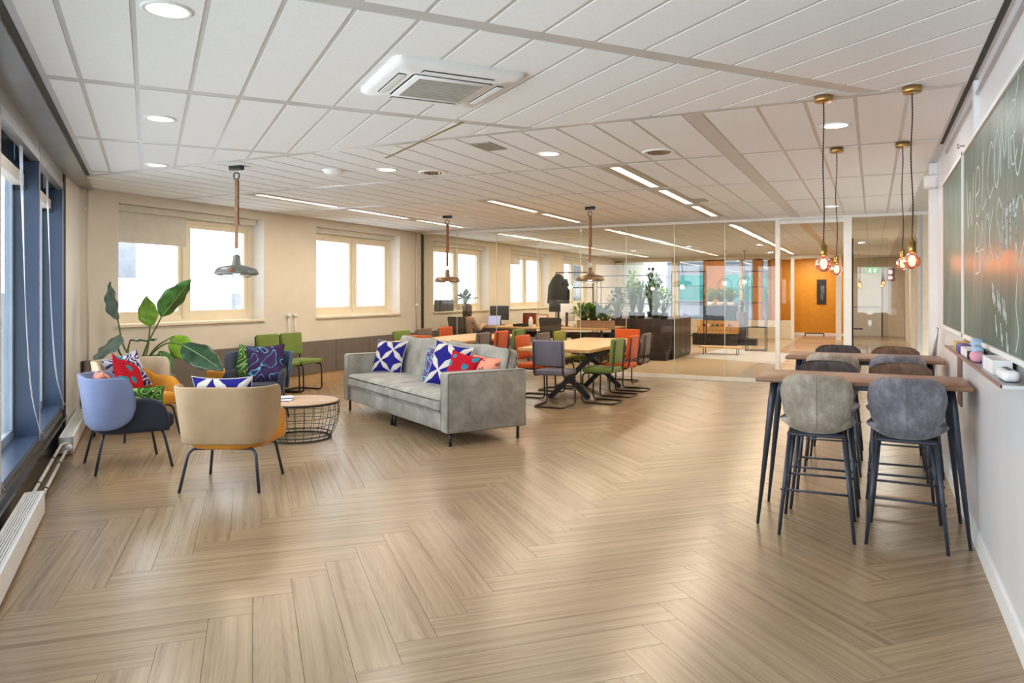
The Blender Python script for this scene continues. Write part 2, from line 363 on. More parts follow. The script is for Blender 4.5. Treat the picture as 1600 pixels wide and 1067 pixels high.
def bez(pts, n=12):   # Catmull-Rom through points
    P = [Vector(p) for p in pts]; P = [P[0] * 2 - P[1]] + P + [P[-1] * 2 - P[-2]]; out = []
    for i in range(1, len(P) - 2):
        for j in range(n):
            t = j / n; a, b, c, d = P[i - 1:i + 3]
            out.append(.5 * ((2 * b) + (c - a) * t + (2 * a - 5 * b + 4 * c - d) * t * t + (3 * b - a - 3 * c + d) * t ** 3))
    return out + [P[-2]]
def clip(poly, planes):   # keep a*x+b*y<=c
    for a, b, c in planes:
        out = []
        for i, p in enumerate(poly):
            q = poly[i - 1]; dp = a * p[0] + b * p[1] - c; dq = a * q[0] + b * q[1] - c
            if (dp <= 0) != (dq <= 0): t = dq / (dq - dp); out.append((q[0] + (p[0] - q[0]) * t, q[1] + (p[1] - q[1]) * t))
            if dp <= 0: out.append(p)
        poly = out
        if len(poly) < 3: return []
    return poly
def area(p): return abs(sum(p[i - 1][0] * p[i][1] - p[i][0] * p[i - 1][1] for i in range(len(p)))) / 2

# ------------------------------------------------------------ floor: herringbone planks
floor = struct(MB().prism([(XR + .02, -1.5), (XR + .02, YP + .1), (XR + .5, YP + .1), (XR + .5, 30), (XB, 30), (XB, 5.6)], -.12, -.008).build('floor', 'floor_under'))
ROOM = [(1, 0, XR), (-1, 0, -XB), (0, 1, YP + .08), (-NV.x, -NV.y, .79)]
L_, w_ = 1.28, .191; s2 = math.sqrt(2)
pc, qc = (-2.75 + 4.37) / s2, (4.37 + 2.75) / s2; P0, Q0 = pc - L_, qc - w_
planks = []
for k in range(-9, 8):
    for j in range(-60, 70):
        for kind in (0, 1):
            if kind == 0: p0, q0, dp, dq = P0 + k * L_ + j * w_, Q0 - k * L_ + j * w_, L_, w_
            else: p0, q0, dp, dq = P0 + L_ + k * L_ + j * w_, Q0 + (j + 1) * w_ - k * L_ - L_, w_, L_
            g = .0009
            pts = [(p0 + g, q0 + g), (p0 + dp - g, q0 + g), (p0 + dp - g, q0 + dq - g), (p0 + g, q0 + dq - g)]
            xy = [((p - q) / s2, (p + q) / s2) for p, q in pts]
            cx = sum(x for x, y in xy) / 4; cyy = sum(y for x, y in xy) / 4
            if not (-10 < cx < 2 and -3 < cyy < 14): continue
            c = clip(xy, ROOM)
            if len(c) < 3 or area(c) < .0008: continue
            planks.append((cx, cyy, kind, c, area(c) > .995 * area(xy), (p0, q0, dp, dq)))
def look(p):   # distance-based importance for the nearest 300, seen from the room
    x, y = p[0], p[1]; d = -.4354 * x + .9003 * y; l = .9003 * x + .4354 * y
    if d < 1.9 or abs(l) > .72 * d + .7: return 50 + abs(d)
    return d
planks.sort(key=look)
def plank_uv(me, kind, p0, q0, off=(0, 0), loc=(0, 0)):
    pass
def plank_mesh(polys):   # polys: list of (poly world, kind, tone)
    mb = MB(); tones = []; uvs = []
    for poly, kind, tone in polys:
        o = len(mb.v); mb.prism(poly, -.008, 0)
        n = len(poly); pts = list(poly) * 2
        for x, y in pts:
            p, q = (x + y) / s2, (y - x) / s2
            uvs.append((p, q) if kind == 0 else (q, p))
        tones += [tone] * (n + 2)
    me = bpy.data.meshes.new('floor_plank'); me.from_pydata(mb.v, [], mb.f)
    l = me.uv_layers.new(name='UVMap')
    for lp in me.loops: l.data[lp.index].uv = uvs[lp.vertex_index]
    a = me.attributes.new('tone', 'FLOAT', 'FACE'); a.data.foreach_set('value', tones)
    me.materials.append(M['plank']); me.update(); return me
def rect_local(kind):
    g = .0009; a, b = (L_, w_) if kind == 0 else (w_, L_)
    pts = [(g, g), (a - g, g), (a - g, b - g), (g, b - g)]; return [((p - q) / s2, (p + q) / s2) for p, q in pts]
whole = [plank_mesh([(rect_local(0), 0, 0)]), plank_mesh([(rect_local(1), 1, 0)])]
rest = []
for i, (cx, cyy, kind, poly, full, (p0, q0, dp, dq)) in enumerate(planks):
    if i < 296:
        if full:
            o = bpy.data.objects.new('floor_plank', whole[kind]); o.location = ((p0 - q0) / s2, (p0 + q0) / s2, 0)
        else: o = bpy.data.objects.new('floor_plank', plank_mesh([(poly, kind, 0)]))
        C.objects.link(o); o.parent = floor
    else: rest.append((poly, kind, random.random()))
o = bpy.data.objects.new('floor_plank', plank_mesh(rest)); C.objects.link(o); o.parent = floor; o['kind'] = 'stuff'
# office floor: carpet, a painted strip of pale glare and a wooden walkway behind the glass
MB().prism([(-2.2, YP + .08), (-2.2, 29.6), (XB, 29.6), (XB, YP + .08)], -.008, 0).build('carpet', 'carpet', floor)
MB().prism([(-1.75, 16.6), (-1.75, 19.6), (-3.6, 20.6), (-4.0, 17.6)], .0, .002).build('glare_strip', 'glare_pale', floor)
wk = []
for i in range(60):
    y = YP + .08 + i * .275
    wk.append(([(-2.2, y), (XR + .45, y), (XR + .45, y + .273), (-2.2, y + .273)], 0, random.random()))
o = bpy.data.objects.new('walkway_boards', plank_mesh(wk)); C.objects.link(o); o.parent = floor; o['kind'] = 'stuff'

# ------------------------------------------------------------ ceiling: slab, rails and tiles
ceil = struct(MB().prism([(1.6, -2.5), (1.6, 30), (XB - .4, 30), (XB - .4, 4.9)], ZC + .003, ZC + .25).build('ceiling', 'rail'))
YB = 5.19
def tile(poly, name='ceiling_tile', mat='tile'): return MB().prism(poly, ZC, ZC + .012).build(name, mat, ceil)
STRIP = (-1.20, -1.07)
xs = [XR - .05, .50, .20, -.10, -.40, -.70, STRIP[1]]
left = [STRIP[0], -1.57] + [-1.57 - .295 * k for k in range(1, 24)] + [XB]
cols = list(zip(xs[1:], xs[:-1])) + list(zip(left[1:], left[:-1]))
rows = [(5.25, 6.90), (7.0, 8.75), (8.85, 10.60), (10.70, 12.45), (12.55, YP - .03)]
far_rows = [(YP + .06, 14.3)] + [(14.4 + 1.85 * k, 16.15 + 1.85 * k) for k in range(8)]
LS = {(-2.30): 0, (-4.66): 0, (-7.02): 0}
def has_light(a, b, y0, y1):
    for x, ys in LIN:
        if a < x < b and any(y0 < (q + r) / 2 < y1 for q, r in ys): return True
    return False
far = MB()
for a, b in cols:
    g = .0125
    if b - a < .03: continue
    for y0, y1 in rows:
        if has_light(a, b, y0, y1): continue
        tile([(a + g, y0), (b - g, y0), (b - g, y1), (a + g, y1)])
    for y0, y1 in far_rows:
        if a < -2.3 < b or a < -4.66 < b or a < -7.02 < b: continue
        far.prism([(a + g, y0), (b - g, y0), (b - g, y1), (a + g, y1)], ZC, ZC + .012)
far.build('office_ceiling_tile', 'tile', ceil)['kind'] = 'stuff'
half = [(0, 1, YB - .03), (1, 0, XR - .05)]
for k in range(-1, 21):
    v0, v1 = (-.36 + .2945 * (k - 1), -.36 + .2945 * k)
    if k == -1: continue
    if k == 0: v0 = -.54
    for u0, u1 in ((-2.3, -.55), (-.45, 1.3), (1.4, 3.15), (3.26, 5.0), (5.1, 6.85), (6.95, 8.7), (8.8, 10.2)):
        q = [uv(u0, v0 + .0125), uv(u0, v1 - .0125), uv(u1, v1 - .0125), uv(u1, v0 + .0125)]
        c = clip([(p.x, p.y) for p in q], half)
        if len(c) >= 3 and area(c) > .004: tile(c)
# matt band along the seam of the two ceiling fields and the wide band across
MB().box((-3.93, YB + .02, ZC + .004), (8.96, .07, .008)).build('ceiling_rail', 'rail', ceil)
MB().box((-1.135, 9.2, ZC + .003), (.12, 7.9, .006)).build('ceiling_rail', 'rail', ceil)
# fixed grey soffit beside the glazed side, with the dark blind slot
q = [uv(-2, -.605), uv(10.3, -.605), uv(10.3, -.82), uv(-2, -.82)]
MB().prism([(p.x, p.y) for p in q], ZC - .012, ZC + .006).build('soffit_panel', 'greymetal', ceil)
q = [uv(-2, -.565), uv(10.1, -.565), uv(10.1, -.602), uv(-2, -.602)]
MB().prism([(p.x, p.y) for p in q], ZC + .001, ZC + .0055).build('blind_slot', 'slot', ceil)
MB().box((.522, 3.4, ZC + .002), (.026, 7.6, .006)).build('curtain_track', 'slot', ceil)
o = MB().prism([((p.x), (p.y)) for p in [uv(5.06, 2.05), uv(5.06, 2.075), uv(6.72, 1.98), uv(6.72, 1.955)]], ZC - .001, ZC).build('open_joint', plain('brass_joint', (132, 116, 62), .5), ceil)

# ------------------------------------------------------------ walls
T = .36
# wall_back: window wall at X = XB
wb = group_struct('wall_back')
def wbx(y0, y1, z0, z1, mat='wall', x0=XB - T, x1=XB, name='wall_face'): return bx(name, mat, ((x0 + x1) / 2, (y0 + y1) / 2, (z0 + z1) / 2), (x1 - x0, y1 - y0, z1 - z0), wb)
ZS, ZH = 1.10, 2.625
MB().box((XB - T / 2, 17.6, (ZS - .1) / 2), (T, 24.2, ZS + .1)).build('wall_apron', 'wall', wb)
MB().box((XB - T / 2, 17.6, (ZH + 2.9) / 2), (T, 24.2, 2.9 - ZH)).build('wall_lintel', 'wall', wb)
ed = [5.6] + [x for w in WINS for x in w] + [29.7]
for i in range(0, len(ed), 2): wbx(ed[i], ed[i + 1], ZS, ZH, name='wall_pier')
# grey casing with joints, wooden skirting under it
for a, b in ((5.72, 6.6), (6.6, 8.45), (8.45, 10.3), (10.3, 11.25), (11.25, 11.4), (11.4, 13.05), (13.2, 15.0), (15.0, 16.9), (16.9, 18.8)):
    bx('casing_panel', 'casing', (XB + .022, (a + b) / 2, .435), (.044, b - a - .012, .53), wb)
bx('casing_back', 'joint', (XB + .008, 12.3, .435), (.016, 13.2, .52), wb)
bx('baseboard_back', 'skirt', (XB + .012, 9.4, .085), (.024, 7.3, .17), wb)
for i, (a, b) in enumerate(WINS):
    w = group_struct('window_%d' % (i + 1), (XB, (a + b) / 2, 0)); ww = b - a; xr = -.24
    f = MB(); fd = .075; fx = xr - fd / 2
    zb, zt = ZS + .005, ZH - .09
    for y in (-ww / 2 + .05, ww / 2 - .05): f.box((fx, y, (zb + zt) / 2), (fd, .1, zt - zb))
    f.box((fx, 0, zb + .045), (fd, ww - .2, .09)); f.box((fx, 0, zt - .03), (fd, ww - .2, .06)); f.box((fx, 0, (zt + ZH) / 2), (fd, ww, ZH - zt)); f.build('frame', 'winframe', w)
    m0 = {0: -.03, 1: .08, 2: .10, 3: .14, 4: .1}[i]
    bx('mullion', 'winframe', (fx + .004, m0, (zb + zt) / 2), (fd + .02, .09, zt - zb - .1), w)
    for s0, s1 in ((-ww / 2 + .1, m0 - .045), (m0 + .045, ww / 2 - .1)):
        sa = MB(); z0, z1 = zb + .09, zt - .06; yc = (s0 + s1) / 2
        for y in (s0 + .03, s1 - .03): sa.box((fx - .005, y, (z0 + z1) / 2), (.06, .06, z1 - z0))
        for z in (z0 + .03, z1 - .03): sa.box((fx - .005, yc, z), (.06, s1 - s0 - .12, .06))
        so = sa.build('sash', 'winframe', w)
        bx('pane', 'glass', (fx - .01, yc, (z0 + z1) / 2), (.012, s1 - s0 - .12, z1 - z0 - .12), so)
    h = MB().rbox((fx + .075, m0, 1.62), (.02, .026, .13), .008); h.box((fx + .055, m0, 1.66), (.03, .02, .03)); h.build('handle', 'white', w)
    bx('sill', 'winframe', (xr / 2 + .01, 0, ZS - .012), (-xr + .05, ww + .02, .03), w)
    for y in (-ww / 2 - .0, ww / 2 + .0): bx('reveal', 'reveal', (xr / 2 - .003, y, (ZS + ZH) / 2), (-xr, .012, ZH - ZS), w)
    bx('blind_cassette', 'blindf', (xr + .09, 0, ZH - .045), (.10, ww - .14, .08), w)
    if i == 0:
        b_ = thing('roller_blind', 'cream roller blind lowered over the upper part of the first window beside the big plant', 'blind', (XB + xr + .07, (a + b) / 2, 0))
        MB().box((0, -.62, 2.36), (.006, 1.10, .40)).build('cloth', 'blindf', b_); MB().box((0, -.62, 2.155), (.016, 1.10, .022)).build('bottom_bar', 'frost', b_)
    if i == 3:
        b_ = thing('roller_blind', 'small roller blind half lowered in the office window behind the glass partition', 'blind', (XB + xr + .07, (a + b) / 2, 0))
        MB().box((0, -.75, 2.42), (.006, .80, .28)).build('cloth', 'blindf', b_); MB().box((0, -.75, 2.275), (.014, .80, .018)).build('bottom_bar', 'frost', b_)
# wall_left: the slanted glazed side with deep blue bays
wl = group_struct('wall_left', (0, 0, 0), ROT)     # local x = v, local y = u
Lb = lambda n, m, v0, v1, u0, u1, z0, z1: bx(n, m, ((v0 + v1) / 2, (u0 + u1) / 2, (z0 + z1) / 2), (v1 - v0, u1 - u0, z1 - z0), wl)
ZT = 2.565
Lb('black_plinth', 'blacksill', -1.12, -.80, -2.2, 9.1, -.05, .30)
Lb('plinth_ledge', 'blacksill', -.80, -.775, -2.2, 9.05, .20, .225)
FINS = [7.13 - 1.795 * k for k in range(0, 6)] + [8.95]
FINS.sort()
for u in FINS:
    Lb('blue_fin', 'blue', -1.03, -.803, u - .02, u + .02, .30, ZT); Lb('fin_edge', 'pipe', -.803, -.796, u - .008, u + .008, .30, ZT)
for a, b in zip(FINS[:-1], FINS[1:]):
    Lb('blue_sill', 'blue', -1.03, -.805, a + .02, b - .02, .30, .345)
    Lb('head_panel', 'greymetal', -.84, -.802, a + .01, b - .01, ZT + .075, ZC)
    Lb('head_bar', 'frost', -.86, -.795, a + .01, b - .01, ZT, ZT + .07)
    w = MB(); w.box((-1.0, a + .055, 1.45), (.05, .07, 2.21)); w.box((-1.0, b - .055, 1.45), (.05, .07, 2.21)); w.box((-1.0, (a + b) / 2, .38), (.05, b - a - .18, .07)); w.box((-1.0, (a + b) / 2, 2.52), (.05, b - a - .18, .07))
    w.build('window_frame', 'steel', wl); Lb('window_pane', 'glass', -1.006, -.994, a + .09, b - .09, .415, 2.485)
    Lb('transom_panel', 'blue', -.985, -.972, a + .02, b - .02, 2.44, 2.95); Lb('blind_rail', 'pipe', -.97, -.90, a + .05, b - .06, 2.36, 2.45); Lb('blind_bracket', 'joint', -.96, -.89, b - .055, b - .025, 2.33, 2.48)
Lb('dark_jamb', 'joint', -1.1, -.79, 8.98, 9.14, 0, ZC)
struct(MB().prism([(p.x, p.y) for p in [uv(9.14, -1.1), uv(9.14, -.80), uv(10.13, -.737), uv(10.5, -.95), uv(10.5, -1.1)]], -.02, ZC + .01).build('wall_column', 'white'))
# wall_right: glossy white wall
wr = struct(MB().box(((XR + .9) / 2, 3.35, 1.36), (.9 - XR, 9.9, 2.88)).build('wall_right', 'whitegloss'))
bx('baseboard_right', 'white', (XR - .006, 3.3, .05), (.012, 9.7, .10), wr)
bx('trim_post', 'whitegloss', (XR - .012, 5.12, 2.57), (.024, .07, .34), wr)
bx('trim_rail', 'frost', (XR - .008, 3.6, 2.66), (.016, 7.0, .018), wr)
bx('end_post', 'white', (XR - .02, 8.26, 1.36), (.09, .12, 2.78), wr)
bx('brown_reflection', plain('brown_reflection', (112, 92, 80), .6), (XR - .006, 6.05, .93), (.012, .22, .42), wr)  # reflection of the orange room, painted onto the glossy wall
# partition of glass between lounge and office
pt = group_struct('wall_middle', (0, YP, 0))
PX = [-8.41, -7.57, -6.67, -5.79, -4.91, -4.03, -3.15, -2.28, -1.44]
for a, b in zip(PX[:-1], PX[1:]): bx('glass_pane', 'pglass', ((a + b) / 2, 0, 1.39), (b - a - .008, .012, 2.66), pt)
for a in PX[1:-1]: bx('pane_joint', 'gedge', (a, 0, 1.39), (.009, .013, 2.66), pt)
bx('top_rail', 'white', (-3.78, 0, 2.735), (9.26, .06, .05), pt); bx('bottom_rail', 'white', (-4.93, 0, .032), (6.98, .06, .064), pt)
bx('wall_post', 'joint', (-8.395, 0, 1.37), (.03, .06, 2.74), pt)
d = group_struct('door_1', (0, YP, 0))
for x, w in ((-1.42, .07), (-.36, .12)): bx('door_post', 'white', (x, 0, 1.355), (w, .09, 2.71), d)
bx('door_head', 'white', (-.9, 0, 2.675), (.96, .09, .06), d)
bx('glass_pane', 'pglass', (.16, .0, 1.37), (.92, .012, 2.66), pt); bx('pane_joint', 'frost', (.645, 0, 1.36), (.05, .05, 2.70), pt)
bx('bottom_rail', 'white', (.16, 0, .03), (.94, .05, .06), pt)
sl = group_struct('door_2', (0, YP + .1, 0))
bx('glass_leaf', 'glass', (-.03, 0, 1.2), (.5, .012, 2.36), sl); bx('leaf_edge', 'black', (-.29, 0, 1.2), (.022, .03, 2.36), sl)
MB().tube(rpath([(-.27, -.02, .93), (-.27, -.07, .93), (-.14, -.07, .93)], .02), .01).build('door_handle', 'black', sl)
struct(bx('wall_return', 'hall', (.95, 10.6, 1.37), (.1, 5.0, 2.76)))
struct(bx('wall_end', 'hall', (.86, YP + .05, 1.37), (.38, .1, 2.76)))
# office shell: end wall, hall, ochre room
we = group_struct('wall_far')
bx('wall_apron', 'hall', (-5.55, YE + .1, .3), (6.3, .2, .6), we)
bx('wall_lintel', 'hall', (-5.3, YE + .1, 2.69), (6.4, .2, .16), we)
for x0, x1, m in ((-8.5, -8.15, 'hall'), (-6.35, -6.12, 'hall'), (-5.25, -4.55, 'tan'), (-4.05, -3.95, 'hall'), (-3.62, -3.30, 'tan'), (-3.02, -2.72, 'tan')):
    bx('pillar_and_reflection', m, ((x0 + x1) / 2, YE + .1, 1.62), (x1 - x0, .2, 2.05), we)  # tan ones are orange reflections built as solid bands
for x0, x1 in ((-8.15, -6.35), (-6.12, -5.25), (-4.55, -4.05), (-3.95, -3.62), (-3.30, -3.02), (-2.72, -2.4)):
    bx('pane', 'glass', ((x0 + x1) / 2, YE + .1, 1.62), (x1 - x0, .012, 2.0), we)
inner = group_struct('wall_inner')
bx('inner_post', 'white', (-2.36, YE, 1.37), (.1, .1, 2.76), inner); bx('inner_post', 'white', (-.98, YE, 1.37), (.16, .1, 2.76), inner); bx('inner_head', 'white', (-1.67, YE, 2.68), (1.3, .1, .1), inner)
bx('ochre_face', 'ochre', (-1.95, 28.4, 1.37), (2.4, .1, 2.76), inner); bx('ochre_side', 'ochre', (-.79, 27.3, 1.37), (.1, 2.4, 2.76), inner); bx('ochre_side', 'ochre', (-3.1, 27.3, 1.37), (.1, 2.4, 2.76), inner)
bx('inner_baseboard', 'white', (-1.95, 28.33, .05), (2.3, .03, .1), inner)
hall = group_struct('wall_hall')
bx('hall_end', 'hall', (.3, 29.2, 1.37), (2.2, .12, 2.76), hall); bx('hall_side', 'hall', (1.05, 21.2, 1.37), (.12, 16, 2.76), hall)
d3 = group_struct('door_3', (-.2, 29.12, 0))
bx('door_leaf', 'white', (0, 0, 1.1), (.95, .05, 2.2), d3); bx('door_jamb', 'joint', (.5, .01, 1.12), (.04, .06, 2.24), d3); MB().tube([(-.42, -.06, 1.02), (.42, -.06, 1.02)], .02).build('push_bar', 'frost', d3)
for y in (22.0, 25.5): bx('hall_post', 'white', (.95, y, 1.37), (.09, .09, 2.76), hall)
s_ = thing('exit_sign', 'green lit exit sign with a running figure above the hall door', 'sign', (-.02, 28.9, 2.3))
bx('face', 'exit', (0, 0, 0), (.42, .04, .2), s_)
mb = MB(); mb.box((-.06, -.024, .05), (.035, .006, .035)); mb.box((-.06, -.024, .0), (.05, .006, .06)); mb.box((-.09, -.024, -.05), (.09, .006, .025)); mb.box((-.03, -.024, -.06), (.03, .006, .05)); mb.box((.09, -.024, -.01), (.07, .006, .13)); tag(mb.build('running_figure', 'signw', s_), kind='stuff')
mb = MB(); mb.tube([(0, 0, .1), (0, 0, .45)], .008); mb.build('hanger', 'white', s_)
s_ = thing('fire_sign', 'red fire equipment sign on the beige hall wall', 'sign', (.56, 29.11, 2.14))
bx('plate', 'signred', (0, 0, 0), (.26, .02, .44), s_); mb = MB(); mb.box((0, -.013, .1), (.13, .006, .13)); mb.box((0, -.013, -.1), (.13, .006, .1)); tag(mb.build('pictogram', 'signw', s_), kind='stuff')
t = thing('picture', 'dark framed picture with a pale figure on the ochre wall', 'picture', (-1.62, 28.33, 1.55)); bx('picture_frame', 'black', (0, 0, 0), (.3, .03, .86), t)
mb = MB(); mb.rbox((.04, -.018, .06), (.12, .006, .3), .002, 1); mb.rbox((.02, -.018, -.2), (.08, .006, .2), .002, 1); mb.build('motif', 'facade2', t)
t = thing('wall_bracket', 'black metal bracket lying on the floor of the ochre room', 'bracket', (-1.8, 27.6, .0)); MB().tube(rpath([(-.3, 0, .02), (-.3, 0, .12), (.3, 0, .12), (.3, 0, .02)], .03), .02).build('tube', 'black', t)

# outside: pale buildings, teal awning
o = tag(MB().box((-10.9, 34, 4), (2.6, 6, 9)).build('street_building', 'outpale'), 'pale high building seen through the office end windows', 'building')
for k in range(5): bx('window_band', 'facade2', (-10.9, 30.95, 1 + 1.4 * k), (2.2, .1, .6), o)
t = thing('street_building', 'lavender board clad shop building with a teal awning beyond the far office windows', 'building', (-4.4, 33.5, -2)); bx('facade', 'facade', (0, .5, 5), (8, 1, 12), t)
for k in range(14): bx('cladding_board', 'facade2', (0, -.02, .5 + k * .62), (8, .04, .05), t)
aw = MB().add([(-3.4, -1.7, 3.2), (3.4, -1.7, 3.2), (3.4, -1.7, 3.75), (-3.4, -1.7, 3.75), (-3.4, -.02, 4.3), (3.4, -.02, 4.3)], [(0, 1, 2, 3), (3, 2, 5, 4)]); aw.build('awning', 'teal', t)
t = thing('outside_roof', 'white slanting roof frame of the building outside the first window', 'building', (-17, 13.2, 0))
MB().box((0, 0, -.2), (2, 9, 3.4)).build('parapet', 'outpale', t); mb = MB(); mb.tube([(1.5, -3.2, 1.4), (1.5, .6, 5.6)], .16); mb.tube([(1.5, 2.4, 1.4), (1.5, 4.4, 5.6)], .22); mb.build('beam', 'outgrey', t); MB().box((-1, -1, 3), (.2, 3, 2.2)).build('skylight', 'outgrey', t)

# ------------------------------------------------------------ ceiling fixtures
def downlight(p, label):
    t = thing('downlight', label, 'ceiling light', (p.x, p.y, ZC), group='round downlights in the ceiling')
    MB().lathe([(.086, .004), (.086, -.006), (.104, -.008), (.108, -.001), (.108, .004)], 28).build('ring', 'white', t)
    MB().lathe([(.0, -.003), (.086, -.003), (.086, .003)], 28).build('diffuser', 'disc', t)
DL = ['largest round downlight near the upper left corner', 'round downlight in the tiles between two others beside the glazed side', 'round downlight nearest the corner of the glazed side and the window wall',
      'round downlight between the smoke detector and a chrome air vent', 'round downlight above the lounge beside the grey square vent', 'round downlight above the two nearest filament bulbs', 'small round downlight just before the glass door']
for p, l in zip(DOWN, DL): downlight(p, l)
cells = [c for c in cols]
for x, ys in LIN:
    a, b = next((a, b) for a, b in cols if a < x < b)
    for i, (y0, y1) in enumerate(ys):
        t = thing('linear_light', 'recessed strip light number %s from the seam in the %s row of strip lights' % (['one', 'two', 'three'][i], {-2.30: 'right', -4.66: 'middle', -7.02: 'window side'}[x]), 'ceiling light', ((a + b) / 2, (y0 + y1) / 2, ZC), group='recessed strip lights')
        w = b - a - .025; L = y1 - y0 + .1; m = MB()
        for sx in (-1, 1): m.box((sx * (w / 2 - (w / 2 - .05) / 2), 0, .002), (w / 2 - .05, L, .008))
        for sy in (-1, 1): m.box((0, sy * (L / 2 - .03), .002), (.1, .06, .008))
        m.build('housing', plain('strip_housing', (176, 168, 152), .4, var=.02), t); bx('diffuser', 'strip', (0, 0, .0025), (.1, L - .12, .006), t)
for x in (-2.30, -4.66, -7.02):
    for i, (y0, y1) in enumerate(far_rows[1:7]):
        t = thing('linear_light', 'recessed strip light in the %s row beyond the glass, %s behind the partition' % ({-2.30: 'right', -4.66: 'middle', -7.02: 'window side'}[x], ['first', 'second', 'third', 'fourth', 'fifth', 'sixth'][i]), 'ceiling light', (x, (y0 + y1) / 2, ZC), group='recessed strip lights beyond the glass, %s row' % {-2.30: 'right', -4.66: 'middle', -7.02: 'window side'}[x])
        bx('housing', 'rail', (0, 0, .004), (.27, y1 - y0, .008), t); bx('diffuser', 'strip', (0, 0, .001), (.1, y1 - y0 - .15, .006), t)
# air conditioning cassette
p = uv(4.15, 1.545); t = thing('air_conditioner', 'white square ceiling air conditioning cassette with a grey intake grille', 'air conditioner', (p.x, p.y, ZC), ROT)
m = MB(); pr = [(.385, 0.0), (.38, -.022), (.345, -.04)]
def sqloop(h, z, r):
    out = []
    for cx, cyy, a0 in ((1, 1, 0), (-1, 1, 90), (-1, -1, 180), (1, -1, 270)):
        for k in range(5): a = R(a0 + k * 22.5); out.append((cx * (h - r) + r * math.cos(a), cyy * (h - r) + r * math.sin(a), z))
    return out
lo = [sqloop(.385, .006, .05), sqloop(.384, -.02, .05), sqloop(.35, -.042, .04), sqloop(.24, -.046, .02)]
m.add([q for l in lo for q in l], [(i * 20 + j, (i + 1) * 20 + j, (i + 1) * 20 + (j + 1) % 20, i * 20 + (j + 1) % 20) for i in range(3) for j in range(20)] + [tuple(60 + j for j in range(20))], True)
m.build('panel', 'white', t); MB().rbox((0, 0, -.05), (.46, .46, .012), .004, 1).build('grille_frame', 'white', t)
g = MB().box((0, 0, -.0565), (.385, .385, .003)).build('intake_grille', 'grille', t)
for k in range(12): bx('grille_bar', 'rail', (0, -.176 + .032 * k, -.0585), (.385, .004, .002), g)
for k in range(4):
    mm = Matrix.Rotation(k * PI / 2, 4, 'Z'); c = mm @ Vector((.295, 0, -.0445)); hz = abs(c.x) > .1
    bx('air_slot', 'slot', c, (.045, .42, .003) if hz else (.42, .045, .003), t)
    MB().box(c + Vector((0, 0, -.006)), (.037, .41, .004) if hz else (.41, .037, .004)).build('louvre_flap', 'white', t)
t = thing('smoke_detector', 'white domed smoke detector on the ceiling near the leather strap lamp', 'detector', (-4.94, 6.04, ZC)); MB().lathe([(.10, 0), (.10, -.012), (.085, -.035), (.05, -.05), (0, -.052)], 24).build('dome', 'white', t); MB().lathe([(.112, .002), (.112, -.006), (.1, -.006)], 24).build('base_ring', 'white', t)
for x, y, l in ((-4.09, 6.58, 'round chrome air diffuser left of the downlight above the lounge'), (-1.70, 6.50, 'round chrome air diffuser beside the right row of strip lights')):
    t = thing('air_diffuser', l, 'air vent', (x, y, ZC)); MB().lathe([(.15, .002), (.15, -.008), (.12, -.012), (.115, .002)], 28).build('outer_ring', 'white', t); MB().lathe([(.115, -.001), (.09, -.014), (.085, -.001), (.06, -.016), (.055, -.002), (0, -.012)], 28).build('cone', 'chrome', t)
for x, y, l in ((-2.95, 5.62, 'grey square vent grille in the ceiling tiles above the lounge'), (-2.10, 10.1, 'small grey vent grille beside the right row of strip lights')):
    t = thing('vent_grille', l, 'air vent', (x, y, ZC)); bx('plate', 'grille', (0, 0, -.002), (.2, .34, .008), t)
    for k in range(6): bx('vent_slat', 'rail', (-.075 + .03 * k, 0, -.008), (.006, .3, .006), t)
t = thing('wall_sensor', 'white boxy motion sensor fixed high at the end of the chalkboard wall', 'sensor', (.50, 8.14, 2.56)); MB().rbox((0, 0, 0), (.12, .14, .13), .03, 3).build('housing', 'white', t); MB().rbox((0, 0, .045), (.126, .146, .02), .008, 2).build('collar', 'white', t)

